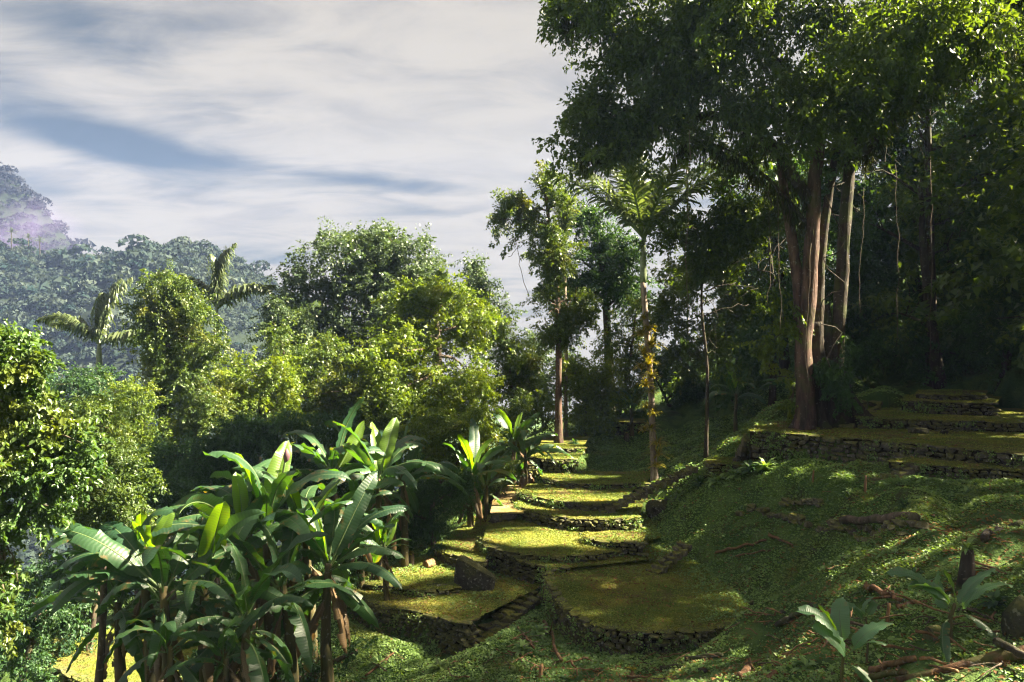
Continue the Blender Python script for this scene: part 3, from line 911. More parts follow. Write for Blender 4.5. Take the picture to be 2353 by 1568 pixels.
def gap_px(px, py, r):
    gap(ground_pt(px, py), r * (1.35 if 1100 < px < 1480 and 1110 < py < 1260 else 1.0))


for a in [(1180, 1205, .9), (1260, 1240, .8), (1340, 1245, .7), (1400, 1235, .7), (1330, 1160, .9), (1420, 1180, .7), (1150, 1225, 1.0), (1220, 1222, 1.0), (1290, 1222, 1.0), (1360, 1222, .9), (1430, 1215, .8), (1225, 1150, .9), (1300, 1135, .9), (1370, 1140, .8), (1420, 1138, .6), (1250, 1185, .8), (1320, 1185, .8), (1160, 1160, .9), (1190, 1120, .9),
          (1060, 1240, .9), (1110, 1215, .7), (940, 1320, .9), (1010, 1310, .8), (880, 1335, .7), (1290, 1045, 1.4), (1240, 1060, 1.1), (1260, 1040, 1.1), (1310, 1018, 1.3), (1290, 1018, 1.4), (1270, 1094, .8), (1340, 1098, .6), (1230, 1075, .7), (1330, 1040, .8), (1400, 1098, .35),
          (1430, 1165, .6), (1490, 1140, .5), (1540, 1125, .5), (1580, 1085, .5), (1500, 1120, .5), (1660, 1060, .55), (1750, 1092, .4), (1720, 1115, .42), (1690, 1140, .42), (1650, 1165, .42), (1615, 1188, .4), (1900, 1118, .2), (2060, 1084, .2), (1590, 1240, .2), (1850, 1290, .2), (1660, 1240, .25), (1740, 1228, .25), (1700, 1205, .22), (1930, 1095, .3), (2010, 1090, .3), (2100, 1100, .25), (1980, 1240, .25), (2060, 1250, .25), (1820, 1150, .22), (2230, 1160, .22), (1920, 1330, .16), (1725, 995, .4), (1780, 992, .22),
          (1440, 968, .5), (2150, 922, .15), (1860, 955, .2), (2200, 1015, .12)]:
    gap_px(*a)
for a in [(150, 1500, -9.6, 1.1), (200, 1540, -9.6, 1.1), (260, 1510, -9.6, 1.0), (240, 1460, -9.6, .8), (320, 1560, -9.6, .8)]:
    gap(at_level(*a[:3]), a[3])
for a in [(610, 1085, 18.5, .6), (500, 1110, 18.2, .6), (400, 1110, 18.2, .4), (700, 1180, 17.9, .4), (780, 1180, 17.8, .4), (330, 1230, 16.2, .4), (900, 980, 25, .9), (960, 1010, 25, .9), (830, 960, 26, .8), (720, 1010, 26, .8), (870, 1060, 25, .7), (960, 1080, 25, .6), (790, 1040, 26, .6), (1080, 1030, 31, 1.0), (1170, 950, 36, 1.0), (880, 1215, 24, .7), 
          (1485, 780, 34.4, .5), (1490, 850, 34.4, .5), (1490, 920, 34.4, .4), (1480, 700, 34.4, .5), (1485, 640, 34.4, .5), (1480, 480, 34.4, 1.2), (1400, 430, 34.4, 1.2), (1560, 440, 34.4, 1.2), (1480, 390, 34.4, 1.0), (1283, 850, 41, .6), (1283, 950, 41, .6), (960, 790, 38.5, .7), (1010, 850, 38, .7), (1070, 890, 40, .7), (890, 840, 37, .6), (920, 920, 36.5, .6), (740, 850, 37, .9), (600, 930, 35, .9), (1860, 700, 30, .25), (1850, 850, 30, .2)]:
    gap(at(*a[:3]), a[3])
GP = np.array([g_[0] for g_ in GAPS]); GR = np.array([g_[1] for g_ in GAPS])


def open_to_sun(P):
    """True where a leaf may stay"""
    keep = np.ones(len(P), bool)
    for p, r in zip(GP, GR):
        d = P - p
        t = d @ SUN
        q = d - t[:, None] * SUN
        # a ragged tube, a little wider with distance
        rr = r * (1 + 0.10 * np.sin(P[:, 0] * 1.7 + P[:, 2] * 2.3))
        keep &= ~((t > 2.2) & ((q * q).sum(1) < rr * rr))
    return keep


def leaf_geo(P, d, n, L, Wd, quad=False, fold=0.25):
    """folded leaves: base P, direction d, face normal n, length L, width Wd"""
    d = norm(d); s = norm(np.cross(d, n)); n = np.cross(s, d)
    L = np.asarray(L)[:, None]; Wd = np.asarray(Wd)[:, None]
    N = len(P)
    if quad == 'tri':          # far leaves: one face each
        a = P + d * L * .22
        V = np.stack([a - s * Wd * .62 - n * Wd * fold * .3, a + s * Wd * .62 + n * Wd * fold * .3, P + d * L * 1.1], 1).reshape(-1, 3)
        return V, np.arange(N * 3).reshape(-1, 3)
    if not quad:
        b = P; t = P + d * L - n * L * .12
        r = P + d * L * .45 + s * Wd * .5 + n * Wd * fold; l = P + d * L * .45 - s * Wd * .5 + n * Wd * fold
        V = np.stack([b, r, t, l], 1).reshape(-1, 3)
        i = np.arange(N)[:, None] * 4
        F3 = np.concatenate([i + [[0, 1, 2]], i + [[0, 2, 3]]], 1).reshape(-1, 3)
        return V, F3
    b = P; t = P + d * L - n * L * .18
    r1 = P + d * L * .28 + s * Wd * .46 + n * Wd * fold * .8; r2 = P + d * L * .68 + s * Wd * .42 + n * (Wd * fold - L * .06)
    l1 = P + d * L * .28 - s * Wd * .46 + n * Wd * fold * .8; l2 = P + d * L * .68 - s * Wd * .42 + n * (Wd * fold - L * .06)
    V = np.stack([b, r1, r2, t, l2, l1], 1).reshape(-1, 3)
    i = np.arange(N)[:, None] * 6
    F4 = np.concatenate([i + [[0, 1, 2, 3]], i + [[0, 3, 4, 5]]], 1).reshape(-1, 4)
    return V, F4


def crown_leaves(lobes, n, size, seed, cl=16, shell=0.5, droop=0.5, spread=2.4, ratio=0.5, quad=False, cull=True, up=0.55):
    """lobes: rows of centre xyz, radii xyz. Returns vertices, faces, per-face value"""
    r = np.random.default_rng(seed)
    lobes = np.asarray(lobes, float)
    if len(lobes) < 60:        # boughs: each lobe breaks into smaller uneven masses
        sub = []
        for L_ in lobes:
            for _ in range(6):
                v = norm(r.normal(size=3) + np.array([0, 0, .25]))
                f = r.uniform(.22, .66)
                sub.append([*(L_[:3] + v * L_[3:6] * r.uniform(.5, 1.15) * (1.15 - f)), *(L_[3:6] * f * r.uniform(.65, 1.3, 3) * [1.1, 1.1, .85])])
        lobes = np.array(sub)
    w = (lobes[:, 3] * lobes[:, 5] + lobes[:, 3] * lobes[:, 4]); w = w / w.sum()
    m0 = cl * 3
    K = max(1, n // m0)
    li = r.choice(len(lobes), K, p=w)
    u = norm(r.normal(size=(K, 3)))
    rad = (shell ** 3 + (1 - shell ** 3) * r.random(K)) ** (1 / 3)
    q = (r.random((len(lobes), 9)) * 6.28)[li]
    bump = 1 + .18 * np.sin(u[:, 0] * 4 + q[:, 0]) * np.sin(u[:, 2] * 4 + q[:, 1]) + .14 * np.sin(u[:, 1] * 7 + u[:, 2] * 6 + q[:, 2])
    stray = np.where(r.random(K) < .13, r.uniform(1.05, 1.5, K), 1.0)
    C = lobes[li, :3] + u * lobes[li, 3:6] * (rad * bump * stray)[:, None]
    rc = size * spread * 1.55 * np.exp(r.normal(size=K) * .3) * np.where(stray > 1, .75, 1)
    tone = r.random(K)
    m = np.maximum(4, (r.poisson(m0, K) * (rc / (size * spread * 1.55)) ** 1.6)).astype(int)
    idx = np.repeat(np.arange(K), m)
    ax = norm(u * .8 + r.normal(size=(K, 3)) * .55 + np.array([0, 0, -.1]))
    s_ = r.random(len(idx)) ** .8
    o = norm(r.normal(size=(len(idx), 3)) + .3 * u[idx] + np.array([0, 0, .35]))
    wd = (rc * .62)[idx] * (1.05 - .75 * s_) * r.uniform(.3, 1.0, len(idx)) ** .6
    P = C[idx] + ax[idx] * ((s_ - .35) * rc[idx] * 2.1)[:, None] + o * wd[:, None] * np.array([1, 1, .7])
    P[:, 2] -= (s_ ** 2 * .45) * rc[idx]
    if cull:
        k = open_to_sun(P)
        P = P[k]; idx = idx[k]; o = o[k]
    d = r.normal(size=P.shape) * .55 + .6 * o + .45 * ax[idx] + np.array([0, 0, -droop])
    nn = r.normal(size=P.shape) * .45 + np.array([0, 0, up * .8]) + .8 * o
    L = size * r.uniform(.6, 1.35, len(P)) * np.exp(r.normal(size=K) * .16)[idx]
    V, Fc = leaf_geo(P - norm(d) * (L * .4)[:, None], d, nn, L, L * ratio * r.uniform(.8, 1.2, len(P)), quad)
    val = np.clip(tone[idx] * .55 + r.random(len(P)) * .45, 0, 1)
    return V, Fc, np.repeat(val, 1 if quad == 'tri' else 2)


def lobes_px(rows, Y0):
    """rows: (px, py, rx, ry[, dY[, rY in m]]) in picture units at depth Y0 + dY"""
    out = []
    for row in rows:
        px, py, rx, ry = row[:4]
        Y = Y0 + (row[4] if len(row) > 4 else 0)
        c = at(px, py, Y)
        ax, az_ = rx * Y / F, ry * Y / F
        ay = row[5] if len(row) > 5 else (ax + az_) / 2
        out.append([*c, ax, ay, az_])
    return np.array(out)


def limb(a, b, r0, r1, rng, n=7, sag=0.1, seg=6):
    a = np.asarray(a, float); b = np.asarray(b, float)
    t = np.linspace(0, 1, n)[:, None]
    L = np.linalg.norm(b - a)
    mid = np.array([rng.normal(), rng.normal(), .6]) * L * sag
    pts = a + (b - a) * t + mid * (4 * t * (1 - t)) + np.vstack([np.zeros(3), rng.normal(size=(n - 2, 3)) * L * .02, np.zeros(3)])
    return tube(pts, np.linspace(r0, r1, n), seg)


N_LEAVES = 0


def tree(name, label, cat, Y, base_px, lobes, leaves, size, mat, trunk=None, r0=0.25, bark='bark', group=None, seed=1, quad=False, limbs=True, cl=16, shell=.5, droop=.5, ratio=.5, spread=2.4, base=None, flare=1.4, cull=True, seg=9):
    """base_px: picture x of the foot (its height comes from the ground). trunk: picture points upwards from the foot"""
    global N_LEAVES
    rng = np.random.default_rng(seed + 1000)
    if base is None:
        x = (base_px - CX) * Y / F
        base = np.array([x, Y, float(ground(x, Y)) - .1])
    lb = lobes_px(lobes, Y) if not isinstance(lobes, np.ndarray) else lobes
    top = lb[np.argmax(lb[:, 2])]
    pts = [base] + ([at(px, py, Y) for px, py in trunk] if trunk else [base * .45 + top[:3] * .55 + np.array([rng.normal() * .2, 0, 0]), top[:3] - np.array([0, 0, top[5] * .2])])
    path = smooth_path(pts, 16)
    rad = np.linspace(r0, r0 * .35, 16); rad[0] *= flare; rad[1] *= 1 + (flare - 1) * .35
    t = thing(name, label, cat, base, group)
    V, fs = tube(path, rad, seg, wob=.12, rng=rng)
    part('trunk', V, fs, M[bark], t, smooth=True)
    if limbs:
        for c in lb:
            h = np.clip((c[2] - c[5] * .6 - base[2]) / max(path[-1][2] - base[2], .5), .25, .97)
            i = int(h * 15)
            if np.linalg.norm(path[i] - c[:3]) > r0 * 3:
                r1 = max(rad[i] * .14, .015)
                ps = [limb(path[i], c[:3], max(rad[i] * .55, .03), r1, rng)]
                for _ in range(3):
                    s_ = rng.uniform(.45, .95)
                    q0 = path[i] + (c[:3] - path[i]) * s_ + np.array([0, 0, .05])
                    ps.append(limb(q0, c[:3] + norm(rng.normal(size=3) + [0, 0, .3]) * c[3:6] * .95, r1 * 1.2, r1 * .4, rng, 5, .08, 5))
                V, fs = join(ps)
                part('branch', V, fs, M[bark], t, smooth=True)
    V, Fc, val = crown_leaves(lb, leaves, size, seed, cl, shell, droop, spread, ratio, 'tri' if (Y >= 36 or size > .25) and not quad else quad, cull)
    N_LEAVES += len(val)
    o = part('crown', V, [Fc], M[mat], t, attr=val)
    return t


# ---- banana plants -------------------------------------------------------------------------------
def banana_leaf(L, Wd, a0, a1, seed, torn=0.0, fold=.45, curl=0.0, ease=1.4, N=20, droop=0.0, twist=None):
    """arching blade in the xz plane from the origin; returns (blade V, faces, uv), (midrib V, faces)"""
    r = np.random.default_rng(seed)
    s = np.linspace(0, 1, N + 1)
    ang = np.radians(a0 + (a1 - a0) * s ** ease)
    step = L / N
    xz = np.zeros((N + 1, 2))
    for i in range(N):
        m = (ang[i] + ang[i + 1]) / 2
        xz[i + 1] = xz[i] + step * np.array([math.cos(m), math.sin(m)])
    yb = curl * L * s ** 2
    tw = (r.uniform(-.9, .9) if twist is None else twist) * s ** 1.2
    mid = np.stack([xz[:, 0], yb, xz[:, 1]], -1)
    nr = np.stack([-np.sin(ang), np.zeros(N + 1), np.cos(ang)], -1)
    ey = np.array([0, 1.0, 0])
    bi = np.cos(tw)[:, None] * ey + np.sin(tw)[:, None] * nr
    nr = np.cos(tw)[:, None] * nr - np.sin(tw)[:, None] * ey
    pet = .15
    q = np.clip((s - pet) / (1 - pet), 0, 1)
    w = Wd * .5 * np.sin(np.pi * np.clip(q ** .8, 0, 1)) ** .42
    w[s <= pet] = 0.0
    first = int(np.argmax(w > 0)) - 1
    V, Fq, UV = [], [], []
    for side in (1, -1):
        ragged = 0.0
        prev = None
        for i in range(first, N):
            rows = []
            fresh = prev is None or r.random() < torn
            if fresh and prev is not None:
                ragged = r.normal() * .34 * (torn > 0)
            for k in (i, i + 1):
                if k == i and not fresh:
                    rows.append(prev)
                    continue
                f1 = fold + ragged * .5; f2 = fold * .1 - droop * .8 + ragged - (.55 if torn > .3 else .12)
                ripple = r.normal() * .012 * L + .02 * math.sin(k * 1.3 + side)
                back = (-.03 * L * r.random() if (torn > 0 and fresh) else 0)
                wk = w[k]
                tg = np.array([math.cos(ang[k]), 0, math.sin(ang[k])])
                a = mid[k]
                b = a + bi[k] * side * wk * .52 * math.cos(f1) + nr[k] * wk * .52 * math.sin(f1)
                c = b + bi[k] * side * wk * .5 * math.cos(f2) + nr[k] * (wk * .5 * math.sin(f2) + ripple) + tg * back
                base = len(V)
                V += [a, b, c]
                UV += [[s[k], .5], [s[k], .5 + side * .25], [s[k], .5 + side * .49]]
                rows.append(base)
            A, B = rows
            Fq += [[A, B, B + 1, A + 1], [A + 1, B + 1, B + 2, A + 2]]
            prev = B
    rib = tube(mid - nr * .006, np.linspace(.026, .003, N + 1) * (L / 2) ** .5, 5)
    return (np.array(V), np.array(Fq), np.array(UV)), rib


def banana_variants(kind, count, seed):
    out = []
    for k in range(count):
        r = random.Random(seed + k)
        if kind == 'young':
            b, m = banana_leaf(2.2, .66, r.uniform(66, 80), r.uniform(-30, 15), seed + k, 0.03, .22, r.uniform(-.08, .08), 1.5)
            mat = M['banana_young']
        elif kind == 'erect':
            b, m = banana_leaf(2.4, .58, r.uniform(80, 88), r.uniform(48, 70), seed + k, 0.0, .4)
            mat = M['banana_new']
        elif kind == 'arch':
            b, m = banana_leaf(3.1, .52, r.uniform(62, 84), r.choice((r.uniform(-60, -20), r.uniform(-10, 40))), seed + k, r.choice((0.04, .15, .4)), .12, r.uniform(-.12, .12), r.uniform(1.5, 2.4))
            mat = M['banana']
        elif kind == 'flat':
            b, m = banana_leaf(3.0, .50, r.uniform(36, 60), r.uniform(-80, -45), seed + k, r.choice((.15, .35, .5)), -.22, r.uniform(-.1, .1), 1.35, droop=.3)
            mat = M['banana']
        elif kind == 'hang':
            b, m = banana_leaf(2.5, .56, r.uniform(5, 25), r.uniform(-88, -75), seed + k, r.choice((.2, .45)), -.35, r.uniform(-.05, .05), .6, droop=.5)
            mat = M['banana']
        else:
            b, m = banana_leaf(2.0, .40, -20, -88, seed + k, .6, -.3, r.uniform(-.1, .1), .35, droop=1.0)
            mat = M['banana_dead']
        bm_ = mesh_data('leaf', b[0], [b[1]], mat, uv=b[2], smooth=True)
        mm_ = mesh_data('midrib', m[0], m[1], M['midrib'] if kind != 'dead' else M['banana_dead'], smooth=True)
        out.append((bm_, mm_))
    return out


BL = {'erect': banana_variants('erect', 4, 100), 'arch': banana_variants('arch', 12, 200), 'flat': banana_variants('flat', 10, 300), 'hang': banana_variants('hang', 5, 400), 'dead': banana_variants('dead', 4, 500), 'young': banana_variants('young', 5, 600)}


def banana(label, foot, head, leaves, scale=1.0, r0=.13, seed=1, group='banana plants around the terraces', suckers=0):
    """leaves: list of (kind, heading in degrees, scale[, roll]); heading 0 points right, 90 away, 180 left, 270 at the viewer"""
    r = random.Random(seed); rg = np.random.default_rng(seed)
    foot = np.array(foot, float); head = np.array(head, float)
    t = thing('banana_plant', label, 'banana plant', foot, group)
    mid = (foot + head) / 2 + np.array([r.uniform(-.1, .1), r.uniform(-.1, .1), 0]) * scale
    V, fs = tube(smooth_path([foot - [0, 0, .15], mid, head], 9), np.linspace(r0, r0 * .5, 9), 9, wob=.06, rng=rg)
    part('stem', V, fs, M['pseudostem'], t, smooth=True)
    hd = head - foot
    for row in leaves:
        kind, az_, sc = row[:3]
        me, rib = r.choice(BL[kind])
        o = obj('leaf', me, t)
        drop = {'erect': .05, 'young': -.08, 'arch': -.05, 'flat': -.15, 'hang': -.22, 'dead': -.55}[kind] * scale
        o.location = (hd[0] + r.uniform(-.06, .06), hd[1] + r.uniform(-.06, .06), hd[2] + drop * r.uniform(.6, 1.3) - r.uniform(0, .35) * scale)
        o.rotation_euler = (math.radians(row[3] if len(row) > 3 else r.uniform(-32, 32)), math.radians(r.uniform(-12, 14)), math.radians(az_))
        o.rotation_mode = 'XYZ'
        s_ = sc * scale
        o.scale = (s_, s_, s_)
        b = obj('midrib', rib, o)
    return t


def ring(r, n_e, n_a, n_f, n_h, n_d, s=1.0):
    out = []
    a = r.uniform(0, 360)
    for kind, n in (('erect', n_e), ('arch', n_a), ('flat', n_f), ('hang', n_h), ('dead', n_d)):
        for k in range(n):
            a += 137.5 + r.uniform(-18, 18)
            out.append((kind, a % 360, s * r.uniform(.82, 1.12)))
    return out


# ---- palms ------------------------------------------------------------------------------------------
def frond_mesh(L, a0, a1, seed, pairs=44, leaf=.85, hang=.5, mat='frond', ease=1.3, width=.05, plume=True):
    r = np.random.default_rng(seed)
    N = 16
    s = np.linspace(0, 1, N + 1)
    ang = np.radians(a0 + (a1 - a0) * s ** ease)
    xz = np.zeros((N + 1, 2))
    for i in range(N):
        m = (ang[i] + ang[i + 1]) / 2
        xz[i + 1] = xz[i] + L / N * np.array([math.cos(m), math.sin(m)])
    mid = np.stack([xz[:, 0], np.zeros(N + 1), xz[:, 1]], -1)
    rib = tube(mid, np.linspace(.05, .008, N + 1) * (L / 3), 5)
    q = np.repeat(np.linspace(.13, .995, pairs), 2)
    side = np.tile([1.0, -1.0], pairs)
    f = q * N; i = np.minimum(f.astype(int), N - 1)
    P = mid[i] + (mid[i + 1] - mid[i]) * (f - i)[:, None]
    an = np.interp(q, s, ang)
    tg = np.stack([np.cos(an), 0 * an, np.sin(an)], -1); nr = np.stack([-np.sin(an), 0 * an, np.cos(an)], -1)
    lift = r.normal(size=len(q)) * (.45 if plume else .12) + .15
    d = tg * (.55 + .9 * q[:, None]) + np.stack([0 * q, side, 0 * q], -1) + nr * lift[:, None]
    d = norm(d + r.normal(size=d.shape) * .06)
    ln = leaf * (np.sin(np.pi * (.12 + .83 * q)) ** .6) * r.uniform(.85, 1.1, len(q))
    d2 = norm(d + np.array([0, 0, -1.0]) * hang)
    d3 = norm(d2 + np.array([0, 0, -1.0]) * hang * 1.6)
    wv = norm(np.cross(d, nr + r.normal(size=d.shape) * .3)) * width
    p1 = P + d * ln[:, None] * .4; p2 = p1 + d2 * ln[:, None] * .35; p3 = p2 + d3 * ln[:, None] * .25
    V = np.stack([P - wv * .3, P + wv * .3, p1 + wv * .5, p1 - wv * .5, p2 + wv * .4, p2 - wv * .4, p3], 1).reshape(-1, 3)
    k = np.arange(len(q))[:, None] * 7
    Q = np.concatenate([k + [[0, 1, 2, 3]], k + [[3, 2, 4, 5]]], 0)
    T3 = k + [[5, 4, 6]]
    val = np.concatenate([np.repeat(r.random(len(q)), 1)] * 3)
    blade = mesh_data('frond', V, [T3, Q], M[mat], attr=val)
    return blade, mesh_data('rachis', *rib, M['midrib'] if mat == 'frond' else M['frond_blue'], smooth=True) if mat == 'frond' else (lambda m: m)(mesh_data('rachis', rib[0], rib[1], M['frond_blue'], attr=np.full(sum(len(x) for x in rib[1]), .3)))


def palm(name, label, foot, top, fronds, r0=.2, group=None, shaft=1.6, bark='palm_bark', seed=1, ep=None, rings=True):
    """fronds: (frond mesh pair, heading, tilt, scale)"""
    r = np.random.default_rng(seed)
    foot = np.array(foot, float); top = np.array(top, float)
    t = thing(name, label, 'palm', foot, group)
    n = 40
    body = top - np.array([0, 0, shaft])
    k = np.linspace(0, 1, n)[:, None]
    path = foot + (body - foot) * k + np.array([1, .3, 0]) * (np.sin(k * 3.1) * .06 - .02 * np.sin(k * 9))
    rad = r0 * (1 - .18 * k[:, 0]); rad[:3] *= [1.5, 1.25, 1.1]
    if rings:
        rad = rad * (1 + .05 * (np.arange(n) % 2))
    V, fs = tube(path, rad, 10)
    part('trunk', V, fs, M[bark], t, smooth=True)
    if shaft > .3:
        V, fs = tube([body - [0, 0, .05], body + (top - body) * .15, body + (top - body) * .6, top, top + [0, 0, .5]], [r0 * .85, r0 * 1.02, r0 * .8, r0 * .55, .03], 10)
        part('crownshaft', V, fs, M['crownshaft'], t, smooth=True)
    hd = top - foot
    for (fm, rib), az_, tilt, sc in fronds:
        o = obj('frond', fm, t)
        o.location = hd
        o.rotation_euler = (0, math.radians(-tilt), math.radians(az_))
        o.scale = (sc, sc, sc)
        obj('rachis', rib, o)
    return t


def rosette(n, L, seed, w=.05, droop=.6):
    """strap-leaved tuft about the origin"""
    r = np.random.default_rng(seed)
    a = r.random(n) * 6.28
    e = r.uniform(.25, 1.3, n)
    ln = L * r.uniform(.6, 1.1, n)
    d = np.stack([np.cos(a) * np.cos(e), np.sin(a) * np.cos(e), np.sin(e)], -1)
    s = np.stack([-np.sin(a), np.cos(a), 0 * a], -1) * w
    p0 = np.zeros((n, 3)); p1 = d * ln[:, None] * .5; d2 = norm(d + np.array([0, 0, -droop])); p2 = p1 + d2 * ln[:, None] * .35; p3 = p2 + norm(d2 + np.array([0, 0, -droop])) * ln[:, None] * .3
    V = np.stack([p0 - s * .5, p0 + s * .5, p1 + s, p1 - s, p2 + s * .8, p2 - s * .8, p3], 1).reshape(-1, 3)
    k = np.arange(n)[:, None] * 7
    return V, [k + [[5, 4, 6]], np.concatenate([k + [[0, 1, 2, 3]], k + [[3, 2, 4, 5]]], 0)], np.tile(r.random(n), 3)


# ------------------------------------------------------------------ ground cover, lawn growth
def scatter_cover():
    r = np.random.default_rng(77)
    # slope: denser where nearer; leaf size grows with distance
    n = 900000
    X = r.uniform(-9, 19, n); Y = r.uniform(8.5, 46, n)
    px = CX + X / Y * F
    keep = (px > 640) & (px < 2420) & (r.random(n) < np.clip((13.0 / Y) ** 1.5, 0, 1))
    zt = np.full(n, -1e9)
    for k, t in T.items():
        near_ = inside(t['poly'], X, Y)
        d1 = dist_line(t['poly'][len(t['front']) - 1:], X[near_], Y[near_])[0]
        df = dist_line(t['front'], X[near_], Y[near_])[0]
        ok = (r.random(len(d1)) * 1.5 > d1) & (df > .5) & (k in ('T1', 'T2', 'T3', 'L3', 'L2', 'R1'))
        keep[near_] &= ok
        zt[near_] = np.maximum(zt[near_], t['z'])
    keep &= ~inside(PATH_POLY, X, Y)
    for a_, b_, w_ in STAIRS:
        keep &= dist_line(np.array([a_, b_]), X, Y)[0] > w_ * .8
    dens = waves(X, Y, 21, 1.3) * .5 + waves(X, Y, 22, 4.0) * .35
    debris = (px > 1150) & (Y < 18.5)
    keep &= dens > np.where(debris, .0, -.85) + (r.random(n) - .5) * .8
    X, Y, dens, zt = X[keep], Y[keep], dens[keep], zt[keep]
    Z = np.maximum(ground(X, Y), zt)
    py = CY - Z / Y * F
    k = (py < 1640)
    X, Y, Z, dens = X[k], Y[k], Z[k], dens[k]
    tall = np.clip(dens + .4, 0, 1) * .07
    P = np.stack([X, Y, Z + r.random(len(X)) * tall + .012], -1)
    L = (.030 + .0016 * Y) * r.uniform(.6, 1.4, len(X)) * np.where(r.random(len(X)) < .06, 1.7, 1)
    a = r.random(len(X)) * 6.28
    d = np.stack([np.cos(a), np.sin(a), r.uniform(-.2, .7, len(X))], -1)
    nn = r.normal(size=P.shape) * .45 + np.array([0, 0, 1.0])
    V, Fc = leaf_geo(P, d, nn, L, L * .8)
    big = waves(X, Y, 23, .8)
    val = np.clip(.45 + .18 * big + r.normal(size=len(X)) * .2, 0, 1)
    o = obj('ground_cover', mesh_data('ground_cover', V, [Fc], M['cover'], attr=np.repeat(val, 2)))
    o['kind'] = 'stuff'; o['label'] = 'low creeping leaves covering the shaded slope'
    # lawns
    n = 330000
    X = r.uniform(-9, 12, n); Y = r.uniform(18, 40, n)
    P = []
    for k, t in T.items():
        if t['z'] > -3.7:
            continue
        m = inside(t['poly'], X, Y)
        x, y = X[m], Y[m]
        g_ = waves(x, y, 31, 1.6) * .5 + waves(x, y, 32, 5) * .4
        kk = (g_ > -.42 + (r.random(len(x)) - .5)) & (ground(x, y) < t['z'])
        x, y = x[kk], y[kk]
        P.append(np.stack([x, y, lawn_height(x, y, t['z'], t['poly']) + .006], -1))
    n2 = 9000
    x = r.uniform(-14.5, -7.5, n2); y = r.uniform(19, 27, n2); m = inside(T['L4']['poly'], x, y)
    P.append(np.stack([x[m], y[m], lawn_height(x[m], y[m], T['L4']['z'], T['L4']['poly']) + .006], -1))
    n3 = 26000
    x = r.uniform(8, 22, n3); y = r.uniform(22, 38, n3)
    for k in ('R1', 'R2', 'R3', 'R4', 'RL', 'R1b'):
        m = inside(T[k]['poly'], x, y)
        P.append(np.stack([x[m], y[m], lawn_height(x[m], y[m], T[k]['z'], T[k]['poly']) + .006], -1))
    for k, t in T.items():
        ln = smooth_path(t['front'], 300)
        m = int(arc(ln)[-1] * 120)
        q = ln[r.integers(0, 300, m)]
        tg = norm(np.gradient(ln, axis=0))[r.integers(0, 300, m)]
        c = q + r.normal(size=(m, 3)) * [.13, .10, .0]
        c[:, 2] = t['z'] + .045 + r.normal(size=m) * .03
        c = c[waves(c[:, 0], c[:, 1], 37, 3.0) > -.2]
        P.append(c)
    P = np.concatenate(P)
    L = (.022 + .0011 * P[:, 1]) * r.uniform(.6, 1.4, len(P))
    a = r.random(len(P)) * 6.28
    d = np.stack([np.cos(a), np.sin(a), r.uniform(.0, .8, len(P))], -1)
    nn = r.normal(size=P.shape) * .4 + np.array([0, 0, 1.0])
    V, Fc = leaf_geo(P, d, nn, L, L * .7)
    val = np.clip(.5 + .2 * waves(P[:, 0], P[:, 1], 33, 1.2) + r.normal(size=len(P)) * .22, 0, 1)
    o = obj('grass', mesh_data('grass', V, [Fc], M['turf'], attr=np.repeat(val, 2)))
    o['kind'] = 'stuff'; o['label'] = 'short moss and grass on the terrace lawns'

    # leaf litter: fallen brown leaves on lawns, path and cleared slope
    r = np.random.default_rng(79)
    X = r.uniform(-6, 15, 60000); Y = r.uniform(9, 40, 60000)
    Z = ground(X, Y)
    for t in T.values():
        m = inside(t['poly'], X, Y); Z[m] = np.maximum(Z[m], lawn_height(X[m], Y[m], t['z'], t['poly']))
    m = inside(PATH_POLY, X, Y); Z[m] = PATH_Z
    px = CX + X / Y * F; py = CY - Z / Y * F
    k = (px > 650) & (px < 2420) & (py < 1640) & (waves(X, Y, 41, .9) * .5 + waves(X, Y, 42, 2.7) * .4 + np.where((Y < 18.5), .45, -.35) > r.normal(size=len(X)) * .5) & (r.random(len(X)) < np.clip(14 / Y, .2, 1))
    P = np.stack([X, Y, Z + .03], -1)[k]
    L = r.uniform(.035, .10, len(P)) + .0012 * P[:, 1]
    V, Fc = leaf_geo(P, r.normal(size=P.shape) * [1, 1, .25], r.normal(size=P.shape) * .35 + np.array([0, 0, 1.0]), L, L * .5)
    o = obj('leaf_litter', mesh_data('leaf_litter', V, [Fc], M['dry'], attr=np.repeat(r.random(len(P)) ** 1.6, 2)))
    o['kind'] = 'stuff'; o['label'] = 'fallen brown leaves strewn over lawns and cleared slope'
    # small plants rooted in the joints of the walls
    P = []
    for k, t in T.items():
        ln = smooth_path(t['front'], 200); tg = norm(np.gradient(ln, axis=0))
        hw = np.interp(np.linspace(0, len(t['hw']) - 1, 200), np.arange(len(t['hw'])), t['hw'])
        m = int(arc(ln)[-1] * hw.mean() * 26) + 8
        i = r.integers(0, 200, m)
        c = ln[i] + np.stack([tg[i, 1], -tg[i, 0], 0 * tg[i, 0]], -1) * .16
        c[:, 2] -= hw[i] * r.random(m)
        c = c[waves(c[:, 0] + c[:, 2], c[:, 1], 47, 1.6) > -.1]
        q = np.repeat(c, 9, 0)
        P.append(q + r.normal(size=q.shape) * .05)
    P = np.concatenate(P)
    L = (.035 + .0014 * P[:, 1]) * r.uniform(.6, 1.4, len(P))
    V, Fc = leaf_geo(P, r.normal(size=P.shape) + [0, -.4, -.2], r.normal(size=P.shape) * .5 + [0, -.7, .6], L, L * .7)
    o = obj('wall_plants', mesh_data('wall_plants', V, [Fc], M['cover'], attr=np.repeat(r.random(len(P)) * .7, 2)))
    o['kind'] = 'stuff'; o['label'] = 'little creeping plants rooted in the wall joints'


scatter_cover()

